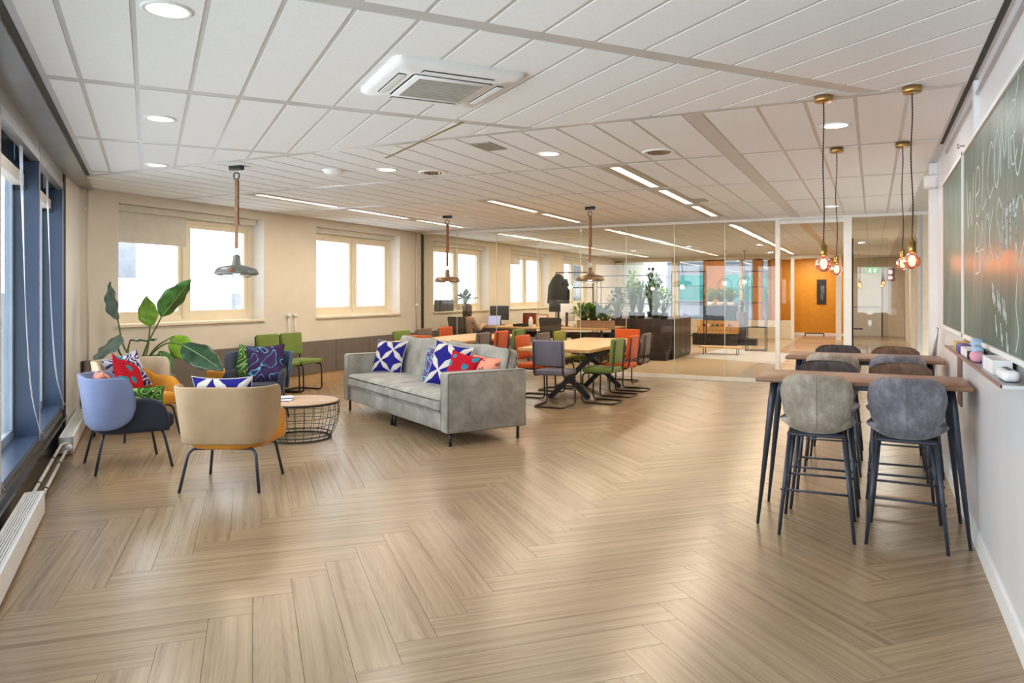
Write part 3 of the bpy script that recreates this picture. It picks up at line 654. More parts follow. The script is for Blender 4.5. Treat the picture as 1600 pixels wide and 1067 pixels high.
# ------------------------------------------------------------ hanging lamps
def strap_lamp(loc, label, mat, rz=0):
    t = thing('pendant_lamp', label, 'pendant lamp', loc, rz, 'industrial pendant lamps on leather straps')
    MB().rbox((0, 0, -.022), (.15, .05, .044), .006, 2).build('ceiling_mount', 'black', t)
    MB().tube([(.034 * math.cos(a), 0, -.10 + .034 * math.sin(a)) for a in [2 * PI * k / 20 for k in range(20)]], .006, 6, True).build('upper_ring', 'black', t)
    st = MB(); st.box((0, 0, -.47), (.036, .006, .68)); st.box((.006, .008, -.35), (.034, .006, .42)); s = st.build('strap', 'leather', t)
    MB().box((0, .003, -.56), (.05, .02, .03)).build('buckle', 'leather', s)
    MB().tube([(.03 * math.cos(a), 0, -.845 + .03 * math.sin(a)) for a in [2 * PI * k / 20 for k in range(20)]], .005, 6, True).build('lower_ring', 'chrome', t)
    MB().lathe([(0, -.875), (.02, -.875), (.034, -.885), (.040, -.965), (.052, -.978)], 20).build('neck', mat, t)
    sh = MB().lathe([(.05, -.974), (.10, -.982), (.15, -.992), (.178, -1.004), (.194, -1.022), (.203, -1.046), (.213, -1.062), (.207, -1.064), (.19, -1.045), (.17, -1.015), (.12, -.998), (.03, -.99)], 36).build('shade', mat, t)
    MB().rbox((.09, -.178, -1.03), (.05, .006, .04), .002, 1, Matrix.Rotation(R(27), 4, 'Z') @ Matrix.Rotation(R(-22), 4, 'X')).build('leather_tag', 'leather', sh)
    cg = MB()
    for r, z in ((.195, -1.072), (.12, -1.092)): cg.tube([(r * math.cos(2 * PI * k / 28), r * math.sin(2 * PI * k / 28), z) for k in range(28)], .003, 5, True)
    for k in range(6):
        a = PI * k / 3; cg.tube([(.2 * math.cos(a), .2 * math.sin(a), -1.06), (.12 * math.cos(a), .12 * math.sin(a), -1.092), (0, 0, -1.094)], .003, 5)
    tag(cg.build('wire_guard', 'shade', t), kind='stuff')
    MB().lathe([(0, -1.07), (.03, -1.064), (.042, -1.04), (.034, -1.015), (.018, -1.0), (.018, -.98)], 16).build('bulb', 'lampglow', t)
    lamp('strap_lamp_light', 'POINT', (loc[0], loc[1], loc[2] - 1.12), 6, WARM, .05)
strap_lamp((-5.62, 5.41, ZC), 'grey industrial pendant on a leather strap hanging before the first window', 'shade', .1)
strap_lamp((-6.18, 10.38, ZC), 'bronze industrial pendant on a leather strap over the dining table behind the sofa', 'bronze', .3)
strap_lamp((-3.68, 10.2, ZC), 'bronze industrial pendant on a leather strap over the dining table by the glass', 'bronze', -.2)
def bulb_lamp(loc, drop, label, wob):
    t = thing('bulb_pendant', label, 'pendant lamp', loc, 0, 'filament bulb pendants over the bar tables')
    MB().lathe([(0, 0), (.055, 0), (.056, -.034), (.05, -.038), (0, -.038)], 24).build('ceiling_cup', 'brass', t)
    pts = bez([(0, 0, -.036), (wob * .3, 0, -drop * .2), (-wob, .002, -drop * .45), (wob * .8, 0, -drop * .75), (0, 0, -drop + .02)], 10)
    c = MB()
    for ph in (0, PI):
        c.tube([(p.x + .0022 * math.cos(60 * p.z * 3 + ph), p.y + .0022 * math.sin(60 * p.z * 3 + ph), p.z) for p in bez(pts, 3)], .0028, 5)
    c.build('cord', 'cable', t)
    MB().lathe([(0, -drop + .025), (.008, -drop + .02), (.008, -drop), (.021, -drop - .002), (.021, -drop - .066), (.018, -drop - .07), (0, -drop - .07)], 20).build('socket', 'brass', t)
    z = -drop - .065; r = .05
    g = MB().lathe([(.015, z), (.017, z - .012)] + [(r * math.sin(a), z - .056 - r * math.cos(PI - a) * -1 * -1) for a in [R(20 + 16 * k) for k in range(11)]][::1], 24)
    g.build('globe', 'amber', t)
    f = MB()
    for k in range(6):
        a = PI * k / 3; f.tube([(.006 * math.cos(a), .006 * math.sin(a), z - .02), (.014 * math.cos(a), .014 * math.sin(a), z - .035), (.014 * math.cos(a), .014 * math.sin(a), z - .075), (.004 * math.cos(a), .004 * math.sin(a), z - .085)], .0022, 5)
    tag(f.build('filament', 'filament', t), kind='stuff')
    lamp('bulb_light', 'POINT', (loc[0], loc[1], loc[2] - drop - .13), 3.5, (1, .62, .36), .03)
bulb_lamp((-.28, 5.12, ZC), .945, 'filament bulb pendant over the left of the nearer bar table', .004)
bulb_lamp((.215, 5.12, ZC), .935, 'filament bulb pendant over the right of the nearer bar table beside the chalkboard', .006)
bulb_lamp((-.28, 7.02, ZC), .925, 'filament bulb pendant over the left of the farther bar table', .008)
bulb_lamp((.225, 7.0, ZC), .885, 'filament bulb pendant over the right of the farther bar table', .006)

# ------------------------------------------------------------ glazed side: cords, radiators, pipes
def cords(name, label, u0, z0, u1, z1, n, sag):
    t = thing(name, label, 'cord', uv(u0, -.785, z0), ROT)
    for k in range(n):
        s_ = sag * (.15 + .85 * k / max(1, n - 1)); du = u1 - u0; dz = z1 - z0
        pts = bez([(.003 * k, .012 * k, 0)] + [(.004 + .003 * k, du * f + s_ * h, dz * g) for f, g, h in ((.12, .28, .35), (.25, .52, .8), (.48, .78, 1), (.80, .94, .5), (1, 1, 0))], 6)
        MB().tube(pts, .0022, 5).build('cord_strand', 'cord', t)
cords('blind_cord', 'bundle of white blind cords hanging in the middle blue bay', 5.95, 2.5, 7.15, .33, 5, -.16)
cords('blind_cord', 'bundle of white blind cords hanging in the blue bay next to the white column', 7.4, 2.5, 8.95, .34, 4, -.20)
cords('blind_cord', 'white blind cord looped at the left edge over the black plinth', 5.0, 1.1, 5.36, .32, 2, -.05)
def radiator(u0, u1, label):
    t = thing('radiator', label, 'radiator', uv((u0 + u1) / 2, -.69, 0), ROT); L = u1 - u0
    bx('front_panel', 'white', (.05, 0, .098), (.016, L, .144), t); bx('back_panel', 'white', (-.05, 0, .098), (.016, L, .144), t)
    for y in (-L / 2 + .008, L / 2 - .008): bx('end_cap', 'white', (0, y, .098), (.116, .016, .144), t)
    for k in range(6): bx('top_slat', 'white', (-.035 + .014 * k, 0, .158), (.0075, L - .03, .018), t)
    bx('inner_core', 'frost', (0, 0, .09), (.09, L - .05, .08), t)
    for y in (-L / 2 + .2, L / 2 - .2): bx('foot', 'white', (0, y, .013), (.08, .04, .026), t)
    return t
r1 = radiator(7.98, 9.85, 'low white floor radiator beside the white column under the blue bay')
r2 = radiator(2.6, 5.90, 'low white floor radiator at the lower left edge of the floor')
v = MB().lathe([(0, .05), (.022, .05), (.026, .03), (.026, -.02), (.018, -.03), (0, -.03)], 16, (.035, -1.07, .10), Matrix.Rotation(R(90), 4, 'X')).build('thermostat_knob', 'white', r1)
MB().box((.035, -1.035, .05), (.05, .04, .03)).build('valve', 'chrome', r1)
for i, (v_, z) in enumerate(((-.72, .12), (-.675, .075))):
    t = thing('heating_pipe', 'cream heating pipe running between the two floor radiators, %s' % ('on the plinth side' if i == 0 else 'on the floor side'), 'pipe', uv(6.9, v_, z), ROT)
    MB().tube(rpath([(0, -1.05, 0), (0, 1.0, 0), (.03 * (1 - i) + .02, 1.07, 0)], .03), .013, 8).build('tube', 'pipe', t)
    for y in (-.55, .35): MB().lathe([(.018, -.01), (.018, .01)], 12, (0, y, 0), Matrix.Rotation(R(90), 4, 'X'), True).build('clip', 'black', t)
t = thing('heating_pipe', 'thin vertical pipe with a clamp in the corner beside the white column', 'pipe', (XB + .03, 5.77, 0)); MB().tube([(0, 0, .7), (0, 0, ZC)], .012).build('tube', 'wall', t); MB().box((-.015, 0, 2.5), (.03, .06, .03)).build('clamp', 'white', t)
for y, l in ((9.15, 'left'), (9.30, 'right')):
    t = thing('valve_pipe', '%s of the two white capped pipes on the wall between the first two windows' % l, 'pipe', (XB + .035, y, .7)); MB().tube([(0, 0, 0), (0, 0, .42)], .012).build('tube', 'white', t); MB().lathe([(0, .47), (.03, .465), (.034, .44), (.03, .42), (0, .415)], 14).build('cap', 'white', t)
t = thing('valve_pipe', 'white pipe with a valve beside the post where the glass meets the window wall', 'pipe', (XB + .035, 12.85, .7)); MB().tube([(0, 0, 0), (0, 0, 2.04)], .013).build('tube', 'wall', t); MB().rbox((.02, 0, .56), (.05, .1, .05), .015).build('valve', 'white', t)

# ------------------------------------------------------------ chalkboards
def board(y0, y1, label):
    t = thing('chalkboard', label, 'chalkboard', (XR - .012, (y0 + y1) / 2, 1.815)); L = y1 - y0
    bx('slate', 'chalkboard', (-.004, 0, 0), (.016, L - .03, 1.15), t); f = MB()
    for z in (-.588, .588): f.box((-.008, 0, z), (.03, L, .024))
    for y in (-L / 2 + .008, L / 2 - .008): f.box((-.008, y, 0), (.03, .016, 1.2))
    f.build('frame', 'white', t); return t
b1 = board(5.63, 7.2, 'narrow far chalkboard with faint smears next to the end of the wall'); b2 = board(1.2, 5.61, 'long green chalkboard with WELCOME BACK written in chalk')
GLY = {'W': [[(0, 1), (.25, 0), (.5, .7), (.72, 0), (1, 1)]], 'e': [[(.1, .45), (.8, .55), (.75, .95), (.35, 1), (.08, .6), (.2, .1), (.6, 0), (.95, .2)]], 'L': [[(.3, 1), (.15, .1), (.3, 0), (.95, .12)]],
       'C': [[(.9, .85), (.6, 1), (.2, .7), (.1, .3), (.4, 0), (.9, .15)]], 'O': [[(.5, 1), (.1, .6), (.2, .1), (.55, 0), (.9, .5), (.7, .95), (.5, 1)]], 'M': [[(0, 0), (.12, 1), (.45, .25), (.8, 1), (1, 0)]],
       'B': [[(.1, 0), (.15, 1), (.7, .95), (.7, .6), (.2, .5), (.85, .4), (.8, .05), (.1, 0)]], 'A': [[(0, 0), (.5, 1), (.95, 0)], [(.2, .4), (.8, .4)]], 'K': [[(.1, 1), (.12, 0)], [(.9, 1), (.15, .45), (.95, 0)]],
       'S': [[(.9, .85), (.5, 1), (.15, .75), (.5, .5), (.85, .3), (.5, 0), (.05, .1)]], 'r': [[(.15, .75), (.2, 0)], [(.2, .5), (.5, .8), (.9, .75)]], 'y': [[(.1, .8), (.4, .35), (.85, .85)], [(.85, .85), (.6, -.3)]]}
def stroke(mb, pts, w):   # flat chalk line on the slate, just proud of its face
    for a, b in zip(pts[:-1], pts[1:]):
        a = Vector((0, *a)); b = Vector((0, *b)); d_ = b - a
        if d_.length < 1e-4: continue
        mb.box((a + b) / 2, (.0012, d_.length + w * .5, w), m=Matrix.Rotation(math.atan2(d_.z, d_.y), 4, 'X'))
def write(parent, items, name, w, x=-.0125):
    for ch, y, z, cw, hgt in items:
        mb = MB()
        for st in GLY[ch]: stroke(mb, [(p.y, p.z) for p in bez([(0, y - q[0] * cw, z + q[1] * hgt) for q in st], 4)], w)
        mb.build(name, 'chalk', parent, (x, -(1.2 + 5.61) / 2, -1.815))
write(b2, [('W', 5.44, 1.90, .36, .30), ('e', 5.02, 1.93, .24, .27), ('L', 4.74, 1.95, .22, .30), ('C', 4.52, 1.98, .24, .27), ('O', 4.29, 2.01, .22, .26), ('M', 4.07, 2.04, .24, .26), ('e', 3.82, 2.04, .20, .26)], 'chalk_letter', .009)
write(b2, [('B', 5.02, 1.61, .24, .27), ('A', 4.80, 1.63, .18, .26), ('C', 4.62, 1.65, .17, .26), ('K', 4.46, 1.66, .18, .26)], 'chalk_letter', .009)
write(b2, [('S', 4.22, 1.66, .19, .28), ('e', 4.03, 1.70, .12, .19), ('r', 3.91, 1.70, .10, .23), ('r', 3.82, 1.71, .10, .23), ('y', 3.73, 1.73, .11, .20)], 'chalk_letter', .016)
mb = MB(); stroke(mb, [(p.y, p.z) for p in bez([(0, 3.59, 1.60), (0, 3.66, 1.75), (0, 3.60, 1.88), (0, 3.50, 1.86), (0, 3.47, 1.72), (0, 3.59, 1.60)], 8)], .012)
stroke(mb, [(p.y, p.z) for p in bez([(0, 3.62, 1.58), (0, 3.66, 1.45), (0, 3.60, 1.34), (0, 3.66, 1.26)], 6)], .008); stroke(mb, [(p.y, p.z) for p in bez([(0, 3.60, 2.38), (0, 3.72, 2.2), (0, 3.62, 1.98), (0, 3.40, 2.2)], 6)], .01)
tag(mb.build('chalk_drawing', 'chalk', b2, (-.0125, -(1.2 + 5.61) / 2, -1.815)), kind='stuff')
for k in range(9):
    y = 4.34 - .055 * k; mb = MB(); z = 1.55 - .012 * k - (.13 if k % 3 == 2 else 0)
    stroke(mb, [(p.y, p.z) for p in bez([(0, y, z), (0, y - .02, z - .08), (0, y - .04, z - .05), (0, y - .05, z - .1)], 4)], .007); mb.build('chalk_scribble', 'chalk', b2, (-.0125, -(1.2 + 5.61) / 2, -1.815))
t = thing('magnet_hook', 'small chrome hook on the top edge of the near chalkboard', 'hook', (XR - .03, 5.52, 2.43)); MB().tube(rpath([(0, -.04, 0), (-.03, -.04, 0), (-.03, .05, 0), (-.03, .05, .03)], .012), .006).build('wire', 'chrome', t)
t = thing('chalk_tray', 'grey aluminium chalk tray along the wall under the chalkboards', 'tray', (XR - .065, 4.5, 1.16)); bx('tray_plate', 'frost', (-.0, 0, -.01), (.12, 2.4, .012), t); bx('tray_lip', plain('tray_lip', (150, 118, 104), .5), (-.058, 0, -.008), (.006, 2.4, .014), t); bx('tray_back', 'frost', (.055, 0, .02), (.01, 2.4, .06), t)
TZ = 1.1565; TX = XR - .065
def titem(name, label, cat, y, build):
    t = thing(name, label, cat, (TX, y, TZ)); build(t); return t
titem('chalk_box', 'flat yellow box at the far end of the chalk tray', 'box', 5.28, lambda t: (bx('lid', 'yellow', (.01, 0, .03), (.07, .52, .02), t), bx('base', 'yellow', (.01, 0, .012), (.066, .5, .024), t)))
titem('board_eraser', 'purple and white board eraser on the chalk tray beside the yellow box', 'eraser', 4.86, lambda t: (MB().rbox((-.015, .14, .026), (.06, .26, .05), .008).build('handle', 'purple', t), MB().rbox((-.015, -.14, .024), (.062, .28, .046), .006).build('sleeve', 'paper', t), bx('felt', 'slate', (-.015, -.30, .02), (.056, .04, .04), t)))
titem('sponge', 'pale blue round sponge on top of the purple board eraser', 'sponge', 4.72, lambda t: (MB().rbox((.02, 0, .075), (.06, .16, .05), .022, 4).build('body', 'sky', t), bx('band', 'paper', (.03, 0, .025), (.03, .06, .05), t)))
titem('sponge', 'small pink oval sponge on the chalk tray before the white box', 'sponge', 4.36, lambda t: (MB().rbox((-.02, 0, .028), (.06, .13, .056), .025, 4).build('body', 'pink', t), MB().rbox((-.018, .02, .062), (.05, .12, .04), .019, 4).build('cap', 'sky', t)))
titem('chalk_box', 'white cardboard chalk box with a blue end on the chalk tray', 'box', 3.86, lambda t: (bx('carton', 'paper', (0, 0, .03), (.07, .30, .06), t), bx('printed_end', 'sky', (0, .165, .03), (.07, .03, .06), t), bx('end_flap', 'white', (0, -.152, .03), (.071, .008, .061), t)))
titem('board_cloth', 'rolled white chalk cloth at the near end of the tray', 'cloth', 3.50, lambda t: (MB().rbox((-.01, 0, .023), (.06, .2, .045), .02, 4).build('roll', 'paper', t), MB().box((-.01, 0, .0455), (.02, .15, .003)).build('fold', 'facade', t)))
t = thing('wooden_pointer', 'pale stick leaning against the end of the chalkboard wall', 'stick', (.47, 7.9, 0)); MB().tube([(0, 0, .5), (.03, -.55, 1.2)], [.03, .012], 8).build('shaft', 'frost', t); MB().tube([(0, 0, .0), (0, 0, .5)], .03, 8).build('handle', 'frost', t)

# ------------------------------------------------------------ bar tables and stools
def bar_table(y, label):
    t = thing('bar_table', label, 'bar table', (-.08, y, 0), 0, 'walnut bar tables')
    MB().rbox((0, 0, .938), (1.215, .60, .028), .006, 2).build('tabletop', 'wood_bar', t)
    bx('apron', 'slate', (0, 0, .905), (1.02, .40, .035), t)
    for sx in (-1, 1):
        for sy in (-1, 1): MB().tube([(sx * .50, sy * .21, .92), (sx * .515, sy * .225, .80), (sx * .595, sy * .285, 0)], [.024, .023, .0095], 12).build('leg', 'slate', t)
    return t
bar_table(5.36, 'walnut topped bar table with dark tapered legs nearest the camera'); bar_table(7.20, 'walnut topped bar table standing nearer the glass partition')
def stool(mat, label, x, y, rz):   # local: faces +y
    t = thing('bar_stool', label, 'bar stool', (x, y, 0), rz, 'velvet bar stools')
    prof = bez([(0, .215, .655), (0, .10, .640), (0, -.05, .640), (0, -.150, .650), (0, -.200, .70), (0, -.220, .81), (0, -.235, .93), (0, -.245, 1.0)], 4)
    wid = [(0, .17), (.12, .205), (.3, .222), (.4, .205), (.48, .158), (.55, .165), (.68, .198), (.80, .212), (.9, .198), (.96, .168), (1, .12)]
    def wf(t_):
        for (a, x0), (b, x1) in zip(wid[:-1], wid[1:]):
            if t_ <= b: q = (t_ - a) / (b - a); q = q * q * (3 - 2 * q); return x0 + (x1 - x0) * q
        return wid[-1][1]
    k = len(prof)
    def pt(u_, v_, off):
        f = v_ * (k - 1); i = min(int(f), k - 2); p = prof[i].lerp(prof[i + 1], f - i); tn = (prof[i + 1] - prof[i]).normalized(); n = Vector((0, tn.z, -tn.y))   # towards the sitter/up
        n = Vector((0, -tn.z, tn.y)) * -1
        s_ = (u_ - .5) * 2; w = wf(v_); back = max(0, min(1, (v_ - .45) / .2))
        q = Vector((s_ * w, p.y, p.z)); e = abs(s_) ** 2.2
        q.y += back * .055 * e; q.z += (1 - back) * .06 * e * (1 if v_ > .1 else v_ * 10)
        return q + n * off * (1 - .75 * abs(s_) ** 6) * (1 - .7 * (abs(v_ - .5) * 2) ** 14)
    sh = MB(); nu, nv = 16, 32
    for off in (.024, -.024): sh.grid(lambda a, b, o=off: pt(a, b, o), nu, nv)
    A = len(sh.v) // 2; w = nv + 1
    rim = [i * w for i in range(nu + 1)] + [nu * w + j for j in range(1, nv + 1)] + [i * w + nv for i in range(nu - 1, -1, -1)] + [j for j in range(nv - 1, 0, -1)]
    sh.f += [(rim[i], rim[(i + 1) % len(rim)], A + rim[(i + 1) % len(rim)], A + rim[i]) for i in range(len(rim))]; sh.smooth += [True] * len(rim)
    shell = sh.build('shell', mat, t)
    m = MB()
    for o in (-.0255, ): m.tube([pt(.5, b / 24, o) for b in range(13, 25)], .0035, 5)
    m.build('seam', mat, shell)
    fr = [(-.165, -.16, .618), (.165, -.16, .618), (.165, .17, .618), (-.165, .17, .618)]
    MB().tube(rpath(fr, .03, 4, True), .011, 8, True).build('seat_frame', 'slate', t)
    mb = MB().box((0, 0, .627), (.30, .30, .012)).build('seat_plate', 'black', t)
    ft = []
    for sx in (-1, 1):
        for sy in (-1, 1):
            a = Vector((sx * .155, sy * .155 + .005, .625)); b = Vector((sx * .213, sy * .245, 0)); MB().tube([a, b], [.0145, .0105], 10).build('leg', 'slate', t)
            ft.append(a.lerp(b, .56 if sy < 0 else .54))
    for i, j in ((0, 1), (2, 3), (0, 2), (1, 3)):
        if (i, j) == (1, 3) or (i, j) == (0, 2): pass
        e = (ft[j] - ft[i]).normalized() * .02; MB().tube([ft[i] - e, ft[j] + e], .0075, 8).build('footrest', 'slate', t)
    return t
stool('v_beige', 'beige velvet bar stool with its back to the camera at the near table', -.315, 5.14, R(1))
stool('v_grey', 'grey velvet bar stool with its back to the camera beside the white wall', .19, 5.17, R(-3))
stool('v_dark', 'dark charcoal velvet bar stool facing the camera behind the near table', -.30, 5.76, R(180))
stool('v_brown', 'brown velvet bar stool facing the camera behind the near table by the wall', .18, 5.78, R(181))
stool('v_beige', 'beige velvet bar stool with its back to the camera at the far bar table', -.31, 6.95, R(2))
stool('v_grey', 'grey velvet bar stool with its back to the camera at the far bar table', .185, 6.95, R(-1))
stool('v_dark', 'dark velvet bar stool on the far side of the far bar table nearer the door', -.30, 7.62, R(180))
stool('v_brown', 'brown velvet bar stool on the far side of the far bar table by the wall', .19, 7.6, R(180))

# ------------------------------------------------------------ lounge
def pillow(name, label, mat, loc, rot, w=.42, h=.42, th=.13, group='printed cushions'):
    t = MB()
    def f(sgn):
        def g(a, b):
            x, y = 2 * a - 1, 2 * b - 1; px = x * (1 - .10 * (1 - y * y) * abs(x)); py = y * (1 - .10 * (1 - x * x) * abs(y))
            k = max(0, (1 - x ** 4) * (1 - y ** 4)) ** .6
            return (px * w / 2, sgn * th / 2 * k, h / 2 + py * h / 2)
        return g
    t.grid(f(-1), 16, 16, uvs=True); t.grid(f(1), 16, 16, uvs=True)
    o = t.build(name, mat); o.location = loc; o.rotation_euler = rot
    sm = MB(); e = [f(1)(i / 12, 0) for i in range(12)] + [f(1)(1, i / 12) for i in range(12)] + [f(1)(1 - i / 12, 1) for i in range(12)] + [f(1)(0, 1 - i / 12) for i in range(12)]
    sm.tube(e, .004, 5, True).build('piping', mat, o)
    return tag(o, label, 'cushion', group)
def sofa():
    t = thing('sofa', 'long grey suede sofa with thin black legs and printed cushions', 'sofa', (-4.685, 7.36, 0), R(-31.5))
    Lx, D, aw = 2.86, .91, .15
    MB().rbox((0, .01, .222), (Lx - .04, D - .03, .184), .015, 2).build('base', 'suede', t)
    for sx in (-1, 1):
        a = MB().rbox((sx * (Lx / 2 - aw / 2), 0, .425), (aw, D, .59), .022, 3).build('armrest', 'suede', t)
        pm = MB()
        for xx in (sx * Lx / 2 - sx * .004, sx * (Lx / 2 - aw) + sx * .004):
            pm.tube(rpath([(xx, -D / 2 + .004, .14), (xx, -D / 2 + .004, .717), (xx, D / 2 - .004, .717), (xx, D / 2 - .004, .14)], .03), .006, 6)
        tag(pm.build('piping', 'suede', a), kind='stuff')
    wc = (Lx - 2 * aw) / 2
    def puff(v): return Vector((v.x, v.y, v.z + (.03 * (1 - (abs(v.x) / (wc / 2)) ** 2.5) * (1 - (abs(v.y) / .36) ** 2.5) + .006 * math.sin(v.x * 17 + v.y * 9) * math.cos(v.y * 13) if v.z > 0 else 0)))
    for sx in (-1, 1): 
        c = MB().rbox((sx * wc / 2, -.10, .388), (wc - .004, .74, .165), .04, 4, fn=puff, cuts=5).build('seat_cushion', 'suede', t)
    MB().rbox((0, D / 2 - .07, .50), (Lx - 2 * aw, .12, .5), .03, 3).build('back_frame', 'suede', t)
    tl = Matrix.Rotation(R(-15), 4, 'X')
    def puff2(v): return Vector((v.x, v.y - (.02 * (1 - (abs(v.x) / (wc / 2)) ** 2.5) if v.y < 0 else 0) + .005 * math.sin(v.x * 14 + v.z * 5), v.z + .012 * math.sin(v.x * 9)))
    for sx in (-1, 1): MB().rbox((sx * (wc / 2 + .03), .31, .66), (wc + .06, .17, .54), .05, 4, tl, fn=puff2, cuts=5).build('back_cushion', 'suede', t)
    for x in (-Lx / 2 + .06, -.04, .04, Lx / 2 - .06):
        for y in (-D / 2 + .06, D / 2 - .06): MB().tube([(x, y, 0), (x, y, .14)], .016, 10).build('leg', 'black', t)
    return t
so = sofa(); bpy.context.view_layer.update()
SM = Matrix.Translation((-4.685, 7.36, 0)) @ Matrix.Rotation(R(-31.5), 4, 'Z')
def on_sofa(x, y, z): return tuple(SM @ Vector((x, y, z)))
SR = R(-31.5)
pillow('cushion', 'blue and white star print cushion at the left end of the sofa', 'p_star', on_sofa(-1.08, -.03, .475), (R(-20), 0, SR + R(26)), .50, .44)
pillow('cushion', 'purple patterned cushion mostly hidden behind the star print cushion at the left of the sofa', 'p_violet', on_sofa(-1.16, .07, .475), (R(-18), 0, SR + R(34)), .44, .38, .1)
pillow('cushion', 'violet and teal cushion leaning behind the star print cushion at the right of the sofa', 'p_violet', on_sofa(.26, -.02, .475), (R(-18), R(-4), SR + R(14)), .42, .42)
pillow('cushion', 'blue and white star print cushion near the right arm of the sofa', 'p_star', on_sofa(.62, -.10, .475), (R(-18), R(9), SR + R(30)), .48, .50)
pillow('cushion', 'red cushion with blue leaves near the right arm of the sofa', 'p_red', on_sofa(.90, -.08, .48), (R(-18), R(10), SR + R(24)), .40, .40)
pillow('cushion', 'small peach speckled cushion squeezed against the right arm of the sofa', 'p_peach', on_sofa(1.10, .08, .475), (R(-18), R(4), SR + R(20)), .40, .38)

def armchair(mo, mi, label, x, y, rz):   # local: faces +y
    t = thing('lounge_chair', label, 'armchair', (x, y, 0), rz, 'rounded two tone lounge chairs')
    def upath(hw, yb, yf, r, sp, n=40):
        P = rpath([(-hw - sp, yf, 0), (-hw, yb, 0), (hw, yb, 0), (hw + sp, yf, 0)], r, 8); S_ = [0]
        for a, b in zip(P[:-1], P[1:]): S_.append(S_[-1] + (b - a).length)
        out = []
        for i in range(n + 1):
            s_ = S_[-1] * i / n; k = max(j for j in range(len(S_)) if S_[j] <= s_ + 1e-9); k = min(k, len(P) - 2); q = (s_ - S_[k]) / max(1e-9, S_[k + 1] - S_[k]); p = P[k].lerp(P[k + 1], q); d_ = (P[k + 1] - P[k]).normalized(); out.append((p, Vector((d_.y, -d_.x, 0)) * 1, s_ / S_[-1]))
        return out
    def shell(path, thick, zb, zt, flare):
        mb = MB(); prof = []
        rows = []
        for p, n, s_ in path:
            n = -n if n.dot(Vector((p.x, p.y + .05, 0))) < 0 else n; b, tp = zb(s_, p), zt(s_, p); h = tp - b; row = []
            rr = min(thick / 2, h / 2.2)
            for k in range(9): z = b + rr + (h - 2 * rr) * k / 8; row.append(p + n * (thick / 2 + flare * (z - .33)) + Vector((0, 0, z)))
            for k in range(1, 6): a = PI * k / 6; row.append(p + n * (thick / 2 * math.cos(a) + flare * (tp - .33)) + Vector((0, 0, tp - rr + rr * math.sin(a))))
            for k in range(8, -1, -1): z = b + rr + (h - 2 * rr) * k / 8; row.append(p + n * (-thick / 2 + flare * (z - .33)) + Vector((0, 0, z)))
            for k in range(1, 6): a = PI + PI * k / 6; row.append(p + n * (thick / 2 * math.cos(a) + flare * (b - .33)) + Vector((0, 0, b + rr + rr * math.sin(a))))
            rows.append(row)
        m = len(rows[0]); vs = [v for r_ in rows for v in r_]
        fs = [(i * m + j, i * m + (j + 1) % m, (i + 1) * m + (j + 1) % m, (i + 1) * m + j) for i in range(len(rows) - 1) for j in range(m)] + [tuple(reversed(range(m))), tuple((len(rows) - 1) * m + j for j in range(m))]
        return mb.add(vs, fs, True)
    def edge(s_, a0, a1): # 1 in the middle, 0 at the ends
        q = min(s_, 1 - s_); return max(0, min(1, (q - a0) / (a1 - a0)))
    def arm_top(s_, p):
        e = edge(s_, .0, .14); c = math.sqrt(max(0, 1 - (1 - e) ** 2)); back = edge(s_, .26, .40); return .44 + .17 * c + .10 * back * back * (3 - 2 * back)
    inner = shell(upath(.25, -.245, .27, .19, .045), .07, lambda s_, p: .315, arm_top, .10)
    inner.build('armrest_shell', mi, t)
    def o_top(s_, p):
        e = edge(s_, .0, .10); return .60 + .20 * math.sqrt(max(0, 1 - (1 - e) ** 2))
    def o_bot(s_, p):
        e = edge(s_, .0, .20); return .36 + .17 * (1 - math.sqrt(max(0, 1 - (1 - e) ** 2)))
    shell(upath(.295, -.292, .0, .21, .03), .03, o_bot, o_top, .13).build('back_shell', mo, t)
    MB().rbox((0, .05, .395), (.50, .56, .13), .045, 4).build('seat', mi, t)
    for sx in (-1, 1):
        for sy in (-1, 1):
            f = MB().tube(rpath([(0, sy * .20, .318), (sx * .22, sy * .22, .318), (sx * .255, sy * .235, .29), (sx * .30, sy * .295, 0)], .03, 3), .0115, 8); f.build('leg', 'slate', t)
    return t
armchair('lblue', 'lnavy', 'powder blue backed lounge chair with a dark navy seat beside the floor radiator', -5.865, 4.41, R(-27))
armchair('lbeige', 'lamber', 'beige backed lounge chair with an amber seat nearest the camera', -4.545, 4.345, R(26))
armchair('lcream', 'lamber', 'cream backed amber lounge chair with a red cushion before the big plant', -6.98, 5.36, R(-98))
armchair('lsteel', 'lnavy', 'dark blue lounge chair with two cushions facing the camera behind the coffee table', -6.5, 6.58, R(212))
def on_chair(x, y, rz, lx, ly, z): return tuple(Matrix.Translation((x, y, 0)) @ Matrix.Rotation(rz, 4, 'Z') @ Vector((lx, ly, z)))
pillow('cushion', 'red cushion with blue leaves slumped in the cream and amber chair', 'p_red', on_chair(-6.98, 5.36, R(-98), .10, .06, .46), (R(28), R(-24), R(-98) + R(20)), .44, .40)
pillow('cushion', 'navy and white print cushion standing up in the cream and amber chair', 'p_navy', on_chair(-6.98, 5.36, R(-98), -.03, -.10, .46), (R(20), R(14), R(-98)), .40, .42)
pillow('cushion', 'green cushion tucked inside the powder blue chair', 'p_green', on_chair(-5.865, 4.41, R(-27), .15, .10, .46), (R(12), 0, R(-27) + R(78)), .32, .24, .08)
pillow('cushion', 'pink and blue cushion just showing over the powder blue chair back', 'p_peach', on_chair(-5.865, 4.41, R(-27), -.02, -.13, .46), (R(14), R(-4), R(-27)), .38, .38)
pillow('cushion', 'blue star print cushion showing above the beige chair back', 'p_star', on_chair(-4.545, 4.345, R(26), .0, -.12, .465), (R(16), 0, R(26)), .46, .42)
